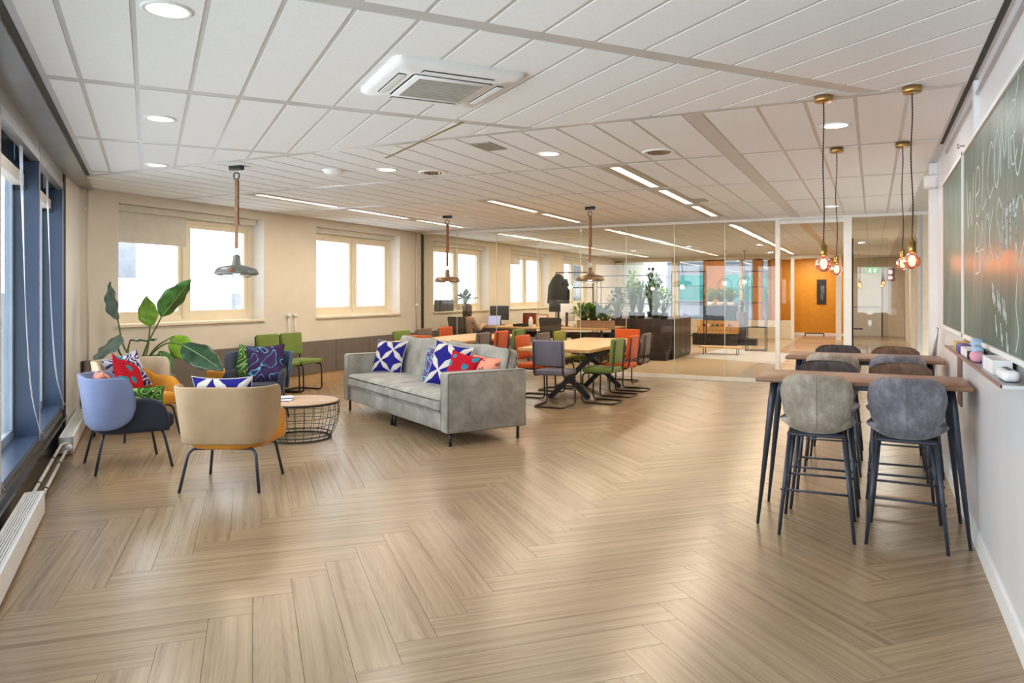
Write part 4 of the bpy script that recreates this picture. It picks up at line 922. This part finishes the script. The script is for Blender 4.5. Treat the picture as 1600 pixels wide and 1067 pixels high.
pillow('cushion', 'bright green marbled cushion in the dark blue chair', 'p_green', on_chair(-6.5, 6.58, R(212), .13, -.10, .46), (R(16), R(-6), R(200)), .42, .42)
pillow('cushion', 'purple cushion with pale blue scrolls in the dark blue chair', 'p_purple', on_chair(-6.5, 6.58, R(212), -.10, .02, .46), (R(14), R(3), R(216)), .44, .44)
def coffee():
    t = thing('coffee_table', 'round wire basket coffee table with a pale wooden top', 'coffee table', (-5.35, 6.0, 0))
    MB().lathe([(0, .372), (.392, .372), (.396, .376), (.396, .388), (.392, .392), (0, .392)], 40).build('tabletop', 'wood_coffee', t)
    MB().lathe([(.397, .366), (.406, .366), (.406, .388), (.397, .388), (.397, .366)], 40).build('rim', 'black', t)
    pr = [(.396, .366), (.405, .31), (.402, .24), (.385, .16), (.355, .08), (.318, .015)]
    cg = MB()
    for k in range(26):
        a = 2 * PI * k / 26; cg.tube([(r * math.cos(a), r * math.sin(a), z) for r, z in pr], .0028, 5)
    for r, z in ((.405, .31), (.402, .24), (.385, .16), (.36, .09)): cg.tube([(r * math.cos(2 * PI * k / 40), r * math.sin(2 * PI * k / 40), z) for k in range(40)], .0028, 5, True)
    tag(cg.build('wire_basket', 'black', t), kind='stuff')
    for r, z, q in ((.318, .010, .009), (.325, .045, .006)): MB().tube([(r * math.cos(2 * PI * k / 40), r * math.sin(2 * PI * k / 40), z) for k in range(40)], q, 6, True).build('base_ring', 'black', t)
coffee()
for i, (x, y, rz, l) in enumerate(((-5.50, 5.88, .5, 'white booklet lying at the bottom of the pile on the coffee table'), (-5.55, 5.95, .9, 'white booklet lying on top of another on the coffee table'))):
    t = thing('booklet', l, 'booklet', (x, y, .392 + .014 * i), rz); bx('cover', 'paper', (0, 0, .007), (.24, .17, .012), t); bx('printed_band', 'purple', (0, -.086, .006), (.23, .004, .006), t)
# strelitzia in its pot
pl = thing('potted_plant', 'large bird of paradise plant with broad paddle leaves in a clay coloured pot', 'plant', (-7.76, 6.02, 0))
MB().lathe([(0, .0), (.17, 0), (.20, .03), (.235, .40), (.245, .66), (.235, .665), (.225, .60)], 28).build('pot', 'pot', pl); MB().lathe([(0, .60), (.226, .60)], 28).build('soil', 'soil', pl)
PB = Vector((-7.76, 6.02, 0))
def leaf(stem, tip, width, mat, droop=.02, side=None, fold=.25, r=.011):
    s_ = [Vector((0, 0, .58)) + Vector((random.uniform(-.06, .06), random.uniform(-.06, .06), 0))] + [Vector(p) - PB for p in stem]
    path = bez(s_, 6); MB().tube(path, [r * (1.25 - .6 * i / len(path)) for i in range(len(path))], 7).build('stalk', 'stem', pl)
    a = s_[-1]; b = Vector(tip) - PB; ax = b - a; L = ax.length; d_ = ax.normalized()
    sd = (Vector(side) if side else d_.cross(Vector((0, 0, 1)))); sd = (sd - d_ * sd.dot(d_)).normalized(); nn = sd.cross(d_)
    def f(u_, v_):
        w = width / 2 * (math.sin(PI * min(1, u_ * 1.02) ** .8) ** .75 if 0 < u_ < .995 else .03); q = 2 * v_ - 1
        return a + ax * u_ + sd * (q * w) + nn * (fold * w * abs(q) + .012 * math.sin(u_ * 19 + q * 4) * abs(q)) - Vector((0, 0, 1)) * droop * u_ * u_ * L
    l = MB().grid(f, 18, 8).build('leaf', mat, pl); md = l.modifiers.new('thickness', 'SOLIDIFY'); md.thickness = .003
    MB().tube([f(i / 12, .5) + nn * .002 for i in range(13)], [.006 * (1 - .7 * i / 12) for i in range(13)], 5).build('midrib', 'vein', l)
CR = Vector((.9003, .4354, 0)); UP = Vector((0, 0, 1))
leaf([(-7.86, 5.87, .85), (-7.93, 5.83, 1.19)], (-8.02, 5.80, 1.63), .24, 'leafgrey', 0, CR * 1 + Vector((.3, -.5, 0)), .35)
leaf([(-7.85, 5.80, .80), (-7.78, 5.74, 1.02)], (-7.82, 5.44, .74), .44, 'leafgrey', .0, CR + UP * .6, .12)
leaf([(-8.0, 6.02, .78), (-7.98, 6.03, .94)], (-7.68, 6.16, .955), .20, 'leafgrey', .02, Vector((.3, -1, .12)), -.12)
leaf([(-7.84, 6.15, .8), (-7.85, 6.20, 1.10)], (-7.89, 6.18, 1.46), .245, 'leaf2', .0, CR, .12)
leaf([(-7.64, 5.97, .85), (-7.47, 6.05, 1.22)], (-7.15, 6.20, 1.66), .30, 'leaf', .0, Vector((.2, -.7, .55)), .35)
leaf([(-7.70, 6.16, .85), (-7.53, 6.23, .97)], (-7.17, 6.20, .76), .28, 'leaf2', .05, Vector((.3, .5, .85)), .25)
leaf([(-7.50, 5.93, .78), (-7.25, 5.93, .925), (-7.02, 5.96, .92)], (-6.42, 5.99, .69), .30, 'leaf3', .06, Vector((.1, .75, .6)), .15)
leaf([(-7.56, 6.04, .74), (-7.50, 6.05, .82)], (-7.32, 6.0, .52), .24, 'leaf', .05, CR * .9 + UP * .4, .2)
leaf([(-7.45, 5.88, .70), (-7.36, 5.87, .72)], (-6.98, 5.88, .50), .22, 'leaf3', .05, Vector((0, -.8, .5)), .2)
leaf([(-7.60, 6.0, .68)], (-7.56, 5.9, .78), .05, 'leafgrey', 0, CR, .2)
t = thing('side_stool', 'small amber upholstered stool between the plant and the dark blue chair', 'stool', (-7.30, 6.85, 0)); MB().rbox((0, 0, .40), (.34, .34, .28), .03).build('seat', 'lamber', t); [MB().tube([(a * .12, b * .12, .27), (a * .14, b * .14, 0)], .011).build('leg', 'slate', t) for a in (-1, 1) for b in (-1, 1)]

# ------------------------------------------------------------ dining tables and cantilever chairs
def dining(x, y, label):
    t = thing('dining_table', label, 'dining table', (x, y, 0), 0, 'oak dining tables')
    MB().rbox((0, 0, .727), (1.04, 2.66, .046), .006, 2).build('tabletop', 'wood_oak', t)
    for yy in (-.72, .72):
        for s_ in (-1, 1):
            a = Vector((s_ * .27, yy + .10 * s_, 0.0)); b = Vector((-s_ * .40, yy - .10 * s_, .70)); d_ = b - a; m = d_.to_track_quat('Z', 'Y').to_matrix().to_4x4()
            MB().box((a + b) / 2 + Vector((0, 0, .004)), (.075, .075, d_.length - .02), m=m).build('leg', 'black', t)
        bx('crossbar', 'black', (0, yy, .692), (.9, .09, .024), t)
    return t
T1 = (-3.88, 10.61); T2 = (-6.24, 10.95)
dining(*T1, 'oak topped dining table with black crossed legs nearer the glass door'); dining(*T2, 'oak topped dining table behind the sofa on the window side')
def dchair():
    t = thing('dining_chair', '', 'chair', (0, 0, 0), 0)
    side = [(-.205, -.262, .86), (-.205, -.225, .47), (-.205, -.19, .415), (-.205, .205, .415), (-.205, .215, .012), (-.205, -.235, .012)]
    oth = [(-x, y, z) for x, y, z in reversed(side)]
    MB().tube(rpath(side + oth, .06, 4), .0115, 8).build('frame', 'black', t)
    MB().rbox((0, .0, .455), (.45, .43, .065), .02, 3).build('seat', 'green', t)
    MB().rbox((0, -.21, .715), (.44, .055, .34), .02, 3, Matrix.Rotation(R(5), 4, 'X')).build('backrest', 'green', t)
    return t
proto = dchair(); first = [True]; meshcache = {}
def chair(x, y, rz, mat, label, group):
    if first[0]: t = proto; first[0] = False; t.location = (x, y, 0); t.rotation_euler = (0, 0, rz); t['label'] = label; t['group'] = group
    else: t = dup(proto, (x, y, 0), rz, label, group)
    for c in t.children:
        n = c.name.split('.')[0]
        if n in ('seat', 'backrest'):
            if (n, mat) not in meshcache: me = c.data.copy(); me.materials[0] = M[mat]; meshcache[n, mat] = me
            c.data = meshcache[n, mat]
    return t
g1, g2 = 'chairs around the dining table by the glass', 'chairs around the dining table behind the sofa'
chair(-3.81, 9.19, 0, 'greyf', 'blue grey dining chair at the near end of the right table, back to the camera', g1)
chair(-3.80, 12.2, R(180), 'orange', 'orange dining chair at the far end of the right table before the black planter', g1)
for y, m, l in ((9.78, 'green', 'green dining chair on the open side of the right table, nearest of three'), (10.52, 'orange', 'orange dining chair between green and taupe ones, open side of the right table'), (11.22, 'taupe', 'taupe dining chair at the far corner of the open side of the right table')): chair(-3.35, y, R(90 + random.uniform(-3, 3)), m, l, g1)
for y, m, l in ((9.92, 'orange', 'orange dining chair nearest the sofa back at the right table'), (10.68, 'taupe', 'taupe dining chair between orange and olive ones at the right table'), (11.36, 'lime', 'olive green dining chair at the far corner of the sofa side of the right table')): chair(-4.40, y, R(-90 + random.uniform(-4, 4)), m, l, g1)
chair(-5.98, 9.42, R(4), 'orange', 'orange dining chair right behind the sofa back at the near end of the left table', g2)
for y, m, l in ((10.25, 'taupe', 'taupe dining chair on the right side of the left table, nearest the sofa'), (10.9, 'orange', 'orange dining chair in the middle of the right side of the left table'), (11.55, 'green', 'green dining chair at the far right corner of the left table')): chair(-5.68, y, R(90 + random.uniform(-3, 3)), m, l, g2)
for y, m, l in ((10.36, 'green', 'green dining chair on the window side of the left table, nearest the sofa'), (11.04, 'taupe', 'taupe dining chair in the middle of the window side of the left table'), (11.78, 'orange', 'orange dining chair at the far end of the window side of the left table')): chair(-6.82, y, R(-90 + random.uniform(-4, 4)), m, l, g2)
chair(-7.92, 8.44, R(-90), 'green', 'green cantilever chair against the window wall, half hidden by the dark blue chair', 'pair of green chairs by the window wall')
chair(-7.92, 8.94, R(-90), 'green', 'green cantilever chair against the window wall, nearer the sofa', 'pair of green chairs by the window wall')

# ------------------------------------------------------------ the office behind the glass
def bush(name, label, loc, h, r, n, mats, pot=None, cat='plant', droop=.3, lw=.05, seed=1):
    rnd = random.Random(seed); t = thing(name, label, cat, loc); z0 = 0
    if pot: MB().lathe([(0, 0), (pot[0] * .8, 0), (pot[0], pot[1]), (pot[0] * .9, pot[1]), (pot[0] * .88, pot[1] * .85), (0, pot[1] * .85)], 18).build('pot', pot[2], t); z0 = pot[1] * .85
    sm = MB(); mbs = {m: MB() for m in mats}
    for i in range(n):
        a = rnd.uniform(0, 2 * PI); e = rnd.uniform(.15, 1); q = Vector((math.cos(a) * r * e, math.sin(a) * r * e, z0 + h * rnd.uniform(.45, 1) * (1.1 - .45 * e))); b = Vector((q.x * .15, q.y * .15, z0))
        md = b.lerp(q, .55) + Vector((0, 0, h * .12)); sm.tube([b, md, q], .004, 4, caps=False)
        d_ = (q - md).normalized(); d_ = (d_ + Vector((rnd.uniform(-.5, .5), rnd.uniform(-.5, .5), -droop))).normalized(); L = lw * rnd.uniform(2.2, 3.6); sd = d_.cross(Vector((rnd.uniform(-.3, .3), rnd.uniform(-.3, .3), 1))).normalized() * lw
        mb = mbs[mats[i % len(mats)]]; up = sd.cross(d_).normalized() * lw * .25
        mb.add([q, q + d_ * L * .4 + sd + up, q + d_ * L * .45, q + d_ * L * .4 - sd + up, q + d_ * L * .75 + sd * .7 + up, q + d_ * L * .75 - sd * .7 + up, q + d_ * L], [(0, 2, 1), (0, 3, 2), (1, 2, 4), (2, 3, 5), (2, 6, 4), (2, 5, 6)], True)
    tag(sm.build('stems', 'stem', t), kind='stuff')
    for m, mb in mbs.items(): tag(mb.build('foliage', m, t), kind='stuff')
    return t
dk = thing('desk', 'long wooden office desk with a dark underside behind the glass partition', 'desk', (-6.70, 15.9, 0))
MB().rbox((0, 0, .72), (3.1, 1.6, .04), .006, 2).build('desktop', 'wood_desk', dk); bx('cable_tray', 'black', (0, 0, .55), (2.9, .3, .12), dk); bx('modesty_panel', 'greyf', (-1.0, -.72, .60), (.9, .03, .18), dk)
bx('drawer_unit', 'cab', (1.05, 0, .3), (.6, 1.2, .6), dk)
for x in (-1.48, 1.48):
    for y in (-.72, .72): MB().tube([(x, y, 0), (x, y, .70)], .025, 8).build('leg', 'black', dk)
def office_chair(x, y, rz, label, mat='mesh'):
    t = thing('office_chair', label, 'office chair', (x, y, 0), rz)
    MB().rbox((0, 0, .47), (.48, .46, .07), .03, 3).build('seat', 'black', t)
    f = MB().tube(rpath([(-.20, -.25, .58), (-.235, -.30, .98), (.235, -.30, .98), (.20, -.25, .58)], .03, 3, True), .014, 6, True).build('back_frame', 'black', t)
    MB().add([(-.2, -.25, .58), (.2, -.25, .58), (.235, -.30, .98), (-.235, -.30, .98), (-.2, -.262, .58), (.2, -.262, .58), (.235, -.312, .98), (-.235, -.312, .98)], [(0, 1, 2, 3), (7, 6, 5, 4)]).build('backrest', mat, t)
    MB().tube([(0, -.2, .45), (0, -.29, .5), (0, -.29, .75)], .02, 6).build('back_bar', 'black', t)
    MB().tube([(0, 0, .06), (0, 0, .45)], .028, 8).build('gas_column', 'chrome', t)
    for k in range(5):
        a = 2 * PI * k / 5; MB().tube([(0, 0, .1), (.28 * math.cos(a), .28 * math.sin(a), .07)], [.025, .015], 6).build('base_arm', 'black', t); MB().rbox((.28 * math.cos(a), .28 * math.sin(a), .028), (.055, .055, .056), .02, 2).build('caster', 'black', t)
    for sx in (-1, 1): MB().tube(rpath([(sx * .2, -.05, .46), (sx * .28, -.05, .5), (sx * .28, -.05, .66), (sx * .28, .18, .66)], .03, 3), .014, 6).build('armrest', 'black', t)
office_chair(-8.02, 14.22, R(-8), 'black mesh office chair in which the person with brown hair sits')
office_chair(-6.05, 14.55, R(6), 'empty black mesh office chair at the middle of the long desk')
office_chair(-7.95, 17.15, R(170), 'brick red backed office chair on the far side of the long desk', 'redf')
def monitor(name, label, loc, rz, w, h, stand, mat, back='screenb'):
    t = thing(name, label, 'monitor', loc, rz); MB().rbox((0, 0, stand + h / 2), (w, .03, h), .006, 1).build('panel', back, t); bx('screen', mat, (0, .0165, stand + h / 2), (w - .03, .003, h - .03), t)
    bx('stand', 'black', (0, -.03, (stand + h * .5) / 2), (.05, .03, stand + h * .5), t); MB().rbox((0, -.02, .006), (.22, .16, .012), .004, 1).build('base', 'black', t)
monitor('monitor', 'dark desktop monitor standing behind the open laptop', (-8.05, 15.95, .74), R(172), .54, .34, .12, 'screenb')
monitor('monitor', 'dark monitor seen from behind in the middle of the long desk', (-6.62, 16.2, .74), R(8), .46, .28, .32, 'screenb')
monitor('monitor', 'pale backed monitor beside the coat on the long desk', (-6.28, 15.9, .74), R(-14), .38, .40, .12, 'screenb', 'paper')
t = thing('laptop', 'open silver laptop with a lavender screen before the seated person', 'laptop', (-7.98, 15.36, .74), R(-4)); MB().rbox((0, 0, .010), (.34, .24, .018), .004, 1).build('keyboard', 'frost', t); sc = MB().box((0, 0, 0), (.34, .010, .23), m=Matrix.Translation((0, .135, .012)) @ Matrix.Rotation(R(-12), 4, 'X') @ Matrix.Translation((0, 0, .115))).build('lid', 'frost', t)
o = MB().box((0, 0, 0), (.32, .002, .205)).build('screen', 'screen', sc); o.location = (0, .1528, .1235); o.rotation_euler = (R(-12), 0, 0)
# person at the desk
pe = thing('person', 'person with long brown hair in a beige sweater typing at the laptop', 'person', (-8.0, 14.3, 0), R(-6))
def skin(name, V, E_, rad, mat, parent):
    me = bpy.data.meshes.new(name); me.from_pydata(V, E_, []); me.materials.append(M[mat]); o = bpy.data.objects.new(name, me); C.objects.link(o); o.parent = parent
    o.modifiers.new('skin', 'SKIN')
    for i, r_ in enumerate(rad): me.skin_vertices[0].data[i].radius = (r_ if isinstance(r_, tuple) else (r_, r_))
    me.skin_vertices[0].data[0].use_root = True
    sb = o.modifiers.new('smooth', 'SUBSURF'); sb.levels = 1; sb.render_levels = 2; o.modifiers['skin'].use_smooth_shade = True; return o
V = [(0, -.05, .56), (0, -.06, .78), (0, -.04, .94), (0, .0, 1.02), (0, .03, 1.10), (0, .03, 1.2), (.16, -.02, .93), (.24, .06, .70), (.12, .44, .79), (.09, .56, .785), (-.16, -.02, .93), (-.24, .06, .70), (-.10, .48, .79), (-.07, .60, .785), (.10, .02, .53), (.12, .44, .52), (.12, .46, .10), (.12, .58, .05), (-.10, .02, .53), (-.12, .44, .52), (-.12, .46, .10), (-.12, .58, .05)]
EDG = [(0, 1), (1, 2), (2, 3), (3, 4), (4, 5), (2, 6), (6, 7), (7, 8), (8, 9), (2, 10), (10, 11), (11, 12), (12, 13), (0, 14), (14, 15), (15, 16), (16, 17), (0, 18), (18, 19), (19, 20), (20, 21)]
skin('body', V, EDG, [(.14, .11), (.12, .09), (.12, .085), .05, .075, (.085, .08), .055, .045, .032, .03, .055, .045, .032, .03, .085, .06, .045, .035, .085, .06, .045, .035], 'skin', pe)
skin('sweater', [V[0], V[1], V[2], V[6], V[7], (.155, .33, .76), V[10], V[11], (-.14, .36, .76)], [(0, 1), (1, 2), (2, 3), (3, 4), (4, 5), (2, 6), (6, 7), (7, 8)], [(.165, .13), (.145, .11), (.14, .10), .07, .06, .045, .07, .06, .045], 'sweater', pe)
skin('trousers', [V[0], V[14], V[15], V[16], V[18], V[19], V[20]], [(0, 1), (1, 2), (2, 3), (0, 4), (4, 5), (5, 6)], [(.15, .12), .098, .072, .058, .098, .072, .058], 'trouser', pe)
MB().grid(lambda a, b: (.108 * math.cos(2 * PI * a) * math.sin(PI * (.04 + .78 * b)) ** .5, -.012 + .105 * math.sin(2 * PI * a) * math.sin(PI * (.04 + .78 * b)) ** .5 + .0, 1.265 - .34 * b if math.sin(2 * PI * a) < .45 else 1.265 - .10 * b), 24, 12, cu=True).build('hair', 'hair', pe)
for sx in (-1, 1):
    for k in range(4): MB().tube([(sx * .08 + .016 * (k - 1.5), .585, .785), (sx * .08 + .018 * (k - 1.5), .63, .79), (sx * .08 + .018 * (k - 1.5), .655 - abs(k - 1.5) * .008, .772)], [.009, .008, .006], 6).build('finger', 'skin', pe)
    MB().tube([(sx * .08 - sx * .03, .56, .785), (sx * .08 - sx * .05, .60, .778)], [.010, .008], 6).build('thumb', 'skin', pe)
# things on the desk
t = thing('picture_card', 'white card in a small orange frame on the long desk', 'card', (-6.82, 15.7, .74), R(10)); bx('frame', 'crate', (0, 0, .14), (.30, .02, .28), t); bx('card', 'paper', (.01, -.012, .13), (.20, .006, .24), t)
t = thing('desk_tray', 'black flat tray on the long desk right of the laptop', 'tray', (-7.2, 15.4, .74)); bx('base', 'black', (0, 0, .006), (.34, .22, .012), t); bx('rim', 'black', (0, -.11, .03), (.34, .012, .06), t); bx('rim', 'black', (0, .11, .03), (.34, .012, .06), t)
for k, (x, l) in enumerate(((-7.02, 'white flask with a cap on the desk beside the black tray'), (-5.98, 'small white cup on the desk near the planter box'))):
    t = thing('flask' if k == 0 else 'cup', l, 'flask' if k == 0 else 'cup', (x, 15.5, .74)); MB().lathe([(0, 0), (.05, 0), (.055, .05), (.05, .16 if k == 0 else .09), (.03, .19 if k == 0 else .092)], 14).build('body', 'paper', t)
    if k == 0: MB().lathe([(.032, .185), (.032, .22), (0, .225)], 12).build('cap', 'white', t)
    else: MB().tube([(.05, 0, .07), (.08, 0, .06), (.08, 0, .035), (.052, 0, .025)], .006, 5).build('handle', 'paper', t)
for k in range(5):
    t = thing('vase', 'pale slim vase on the office window sill, %s of five from the partition' % ['first', 'second', 'third', 'fourth', 'fifth'][k], 'vase', (XB - .05, 13.75 + .16 * k, ZS + .004), 0, 'slim vases on the office window sill'); MB().lathe([(0, 0), (.045, 0), (.05, .1), (.045, .22), (.035, .25), (.03, .24), (.03, .02)], 12).build('body', 'facade2', t)
bush('sill_plant', 'grey green potted plant on the sill of the office window behind the seated person', (XB - .1, 15.1, ZS + .004), .28, .2, 40, ['leafgrey', 'leaf3'], (.07, .11, 'cab'), seed=3)
t = thing('planter_box', 'brown wooden planter box with yellow green leaves on the end of the long desk', 'planter', (-5.5, 15.62, .74)); bx('front_board', 'pot', (0, -.12, .08), (.8, .02, .16), t); bx('back_board', 'pot', (0, .12, .08), (.8, .02, .16), t)
for x in (-.39, .39): bx('end_board', 'pot', (x, 0, .08), (.02, .22, .16), t)
bx('soil', 'soil', (0, 0, .1), (.76, .22, .06), t)
for i, (x, m, s_) in enumerate(((-5.78, ['leaf2', 'leaf'], 5), (-5.55, ['leaf2', 'leaf3'], 6), (-5.3, ['leaf', 'leaf3'], 7))): bush('leafy_plant', ['yellow green trailing plant at the near end of the planter box', 'bright green leafy plant in the middle of the planter box', 'dark green leafy plant at the dark end of the planter box'][i], (x, 15.62, .85), .38 - .06 * (i == 2), .24, 90, m, None, seed=s_, lw=.04)
# coat rack and steel frames
rk = thing('coat_rack', 'black steel coat rack frame behind the long desk', 'coat rack', (-6.75, 17.55, 0))
for x in (-.5, .5): MB().tube([(x, 0, 0), (x, 0, 2.02)], .014, 6).build('post', 'black', rk)
for z in (2.02, 1.64): MB().tube([(-.5, 0, z), (.5, 0, z)], .014, 6).build('rail', 'black', rk)
for x in (-.5, .5): MB().tube([(x, -.22, .012), (x, .22, .012)], .014, 6).build('foot', 'black', rk)
t = thing('coat', 'charcoal coat hanging from the black steel rack', 'coat', (-7.15, 17.47, 0))
MB().grid(lambda a, b: ((.05 + .20 * min(1, b * 2.4) ** .6 + .05 * b) * math.cos(2 * PI * a), (.05 + .05 * min(1, b * 2)) * math.sin(2 * PI * a) + .012 * math.sin(2 * PI * a * 7) * b, 1.98 - .74 * b), 28, 10, cu=True).build('body', 'coat', t); MB().tube([(.2, 0, 1.85), (.26, -.02, 1.6), (.27, -.02, 1.34)], [.05, .055, .05], 8).build('sleeve', 'coat', t); MB().tube(rpath([(0, 0, 1.96), (0, 0, 2.05), (0, .05, 2.05), (0, .08, 2.03)], .02), .006, 5).build('hook', 'chrome', t)
def steel_shelf(label, x, y, w, d_, h, levels, shelfmat=None):
    t = thing('steel_shelf', label, 'shelf', (x, y, 0))
    for sx in (-1, 1):
        for sy in (-1, 1): MB().box((sx * w / 2, sy * d_ / 2, h / 2), (.02, .02, h)).build('post', 'black', t)
    for z in levels:
        m = MB(); m.box((0, -d_ / 2, z), (w - .02, .018, .018)); m.box((0, d_ / 2, z), (w - .02, .018, .018)); m.box((-w / 2, 0, z), (.018, d_ - .02, .018)); m.box((w / 2, 0, z), (.018, d_ - .02, .018)); tag(m.build('rail', 'black', t), kind='stuff')
        if shelfmat and z != levels[-1] and z > .1: bx('shelf_board', shelfmat, (0, 0, z + .012), (w - .03, d_ - .03, .014), t)
steel_shelf('tall slim black steel shelf standing alone on the office carpet', -2.72, 20.2, .48, .36, 2.08, (.02, .62, 1.25, 1.66, 2.07))
steel_shelf('black steel shelf frame above the crate bench before the orange painted reflection', -4.68, 21.2, .9, .36, 2.12, (.3, 1.25, 1.70, 2.11))
steel_shelf('long low black steel shelf frame behind the planted cabinet', -6.1, 20.3, 1.9, .36, 2.0, (.3, 1.2, 1.66, 1.99))
# black planted cabinet
cb = thing('planter_cabinet', 'large black cabinet block topped with green plants behind the orange chair', 'cabinet', (-4.78, 17.6, 0))
bx('carcass', 'cab', (0, 0, .46), (1.46, 1.76, .90), cb); bx('plinth', 'black', (0, 0, .02), (1.40, 1.7, .04), cb)
for k in range(3): bx('door', plain('cabinet_door', (52, 40, 36), .3, var=.2), (-.48 + .48 * k, -.888, .48), (.46, .018, .82), cb)
for k in range(3): bx('side_panel', 'cab', (.738, -.58 + .58 * k, .48), (.018, .56, .82), cb)
bx('plinth_block', 'cab', (.22, -1.1, .09), (.9, .4, .18), cb)
rnd = random.Random(4)
for i, (x, y, h, r_, m, l) in enumerate(((-5.4, 16.9, .55, .26, ['leafgrey', 'leaf3'], 'grey green plant on the black cabinet beside the long desk'), (-5.1, 17.1, .95, .2, ['leaf2', 'leaf'], 'tall narrow bright green plant on the black cabinet'), (-4.85, 16.9, .7, .26, ['leaf3', 'leaf'], 'dark green spreading plant in the middle of the black cabinet'),
        (-4.6, 17.3, .9, .24, ['leafgrey', 'leaf'], 'tall blue green plant on the black cabinet'), (-4.32, 16.95, .55, .26, ['leaf', 'leaf2'], 'green bushy plant at the open end of the black cabinet'), (-4.9, 18.0, 1.05, .26, ['leaf3', 'leaf'], 'tallest dark plant at the back of the black cabinet'))):
    bush('cabinet_plant', l, (x, y, .912), h, r_, 70, m, (.11, .14, 'cab'), seed=20 + i, lw=.035)
# crate bench, low table, vases, ring lamps, hedge box
bn = thing('crate_bench', 'low black bench carrying a long wooden crate', 'bench', (-4.1, 22.1, 0)); bx('seat_block', 'cab', (0, 0, .17), (1.25, .5, .34), bn); bx('plinth', 'black', (.35, .3, .09), (1.5, .4, .18), bn)
cr = thing('wooden_crate', 'long pale wooden crate with slatted upper front on the black bench', 'crate', (-4.02, 22.0, .34)); 
for k in range(9): f = bx('front_board', 'crate', (-.5 + .125 * k, -.18, .1), (.118, .02, .2), cr); bx('hole', 'joint', (-.5 + .125 * k, -.191, .1), (.03, .004, .03), f)
bx('back_board', 'crate', (0, .18, .18), (1.12, .02, .36), cr); bx('bottom_board', 'crate', (0, 0, .01), (1.12, .34, .02), cr)
for k in range(10): bx('upright', 'crate', (-.55 + .122 * k, -.15, .28), (.02, .02, .2), cr)
for k, m in enumerate(('redf', 'paper', 'leaf', 'slate', 'orange', 'paper', 'redf')): tag(bx('book', m, (-4.42 + .13 * k, 22.02, .34 + .02 + .12), (.07, .2, .24)), ['dark red', 'white', 'green', 'slate', 'orange', 'cream', 'brick'][k] + ' book standing in the long wooden crate', 'book', 'books in the wooden crate')
t = thing('low_table', 'low narrow table with a pale brown top beyond the glass', 'table', (-3.35, 18.7, 0)); bx('tabletop', 'wood_desk', (0, 0, .18), (1.0, .4, .03), t)
for x in (-.4, .4):
    for y in (-.15, .15): MB().tube([(x, y, 0), (x, y, .17)], .012, 6).build('leg', 'black', t)
bush('tall_planter', 'tall tapering grey planter with a slim cactus beside the far windows', (-3.45, 22.6, 0), .5, .10, 20, ['leaf3'], (.16, .95, 'greyf'), seed=9, lw=.03)
t = thing('side_cabinet', 'blue grey cabinet under the hedge of plants at the far windows', 'cabinet', (-4.35, 24.2, 0)); bx('carcass', 'lsteel', (0, 0, .55), (1.0, .4, 1.1), t); bx('door', 'lsteel', (-.25, -.205, .55), (.47, .012, 1.0), t); bx('door', 'lsteel', (.25, -.205, .55), (.47, .012, 1.0), t)
for i in range(3): bush('hedge_plant', ['bushy green plant on the blue grey cabinet, left end', 'bushy green plant on the blue grey cabinet, middle', 'bushy green plant on the blue grey cabinet, right end'][i], (-4.66 + .31 * i, 24.2, 1.1), .42, .26, 80, ['leaf', 'leaf2'], (.12, .12, 'white'), seed=40 + i, lw=.035)
for i, (x, y, z, l) in enumerate(((-3.4, 22.8, 1.78, 'black ring pendant with a glowing bulb before the far windows'), (-3.95, 22.7, 1.74, 'black ring pendant with a glowing bulb above the crate bench'))):
    t = thing('ring_pendant', l, 'pendant lamp', (x, y, ZC)); dz = z - ZC; MB().tube([(0, 0, 0), (0, 0, dz + .2)], .006, 5).build('cord', 'black', t); MB().tube([(.2 * math.cos(2 * PI * k / 28), 0, dz + .2 * math.sin(2 * PI * k / 28)) for k in range(28)], .012, 6, True).build('ring', 'black', t)
    MB().lathe([(0, -.06), (.04, -.05), (.055, -.01), (.04, .03), (.015, .05), (0, .05)], 14, (0, 0, dz + .06)).build('bulb', 'lampglow', t); MB().lathe([(.02, .10), (.02, .2)], 10, (0, 0, dz), cap=True).build('socket', 'black', t); MB().lathe([(.05, 0), (.05, -.02), (0, -.02)], 14).build('ceiling_cup', 'black', t)
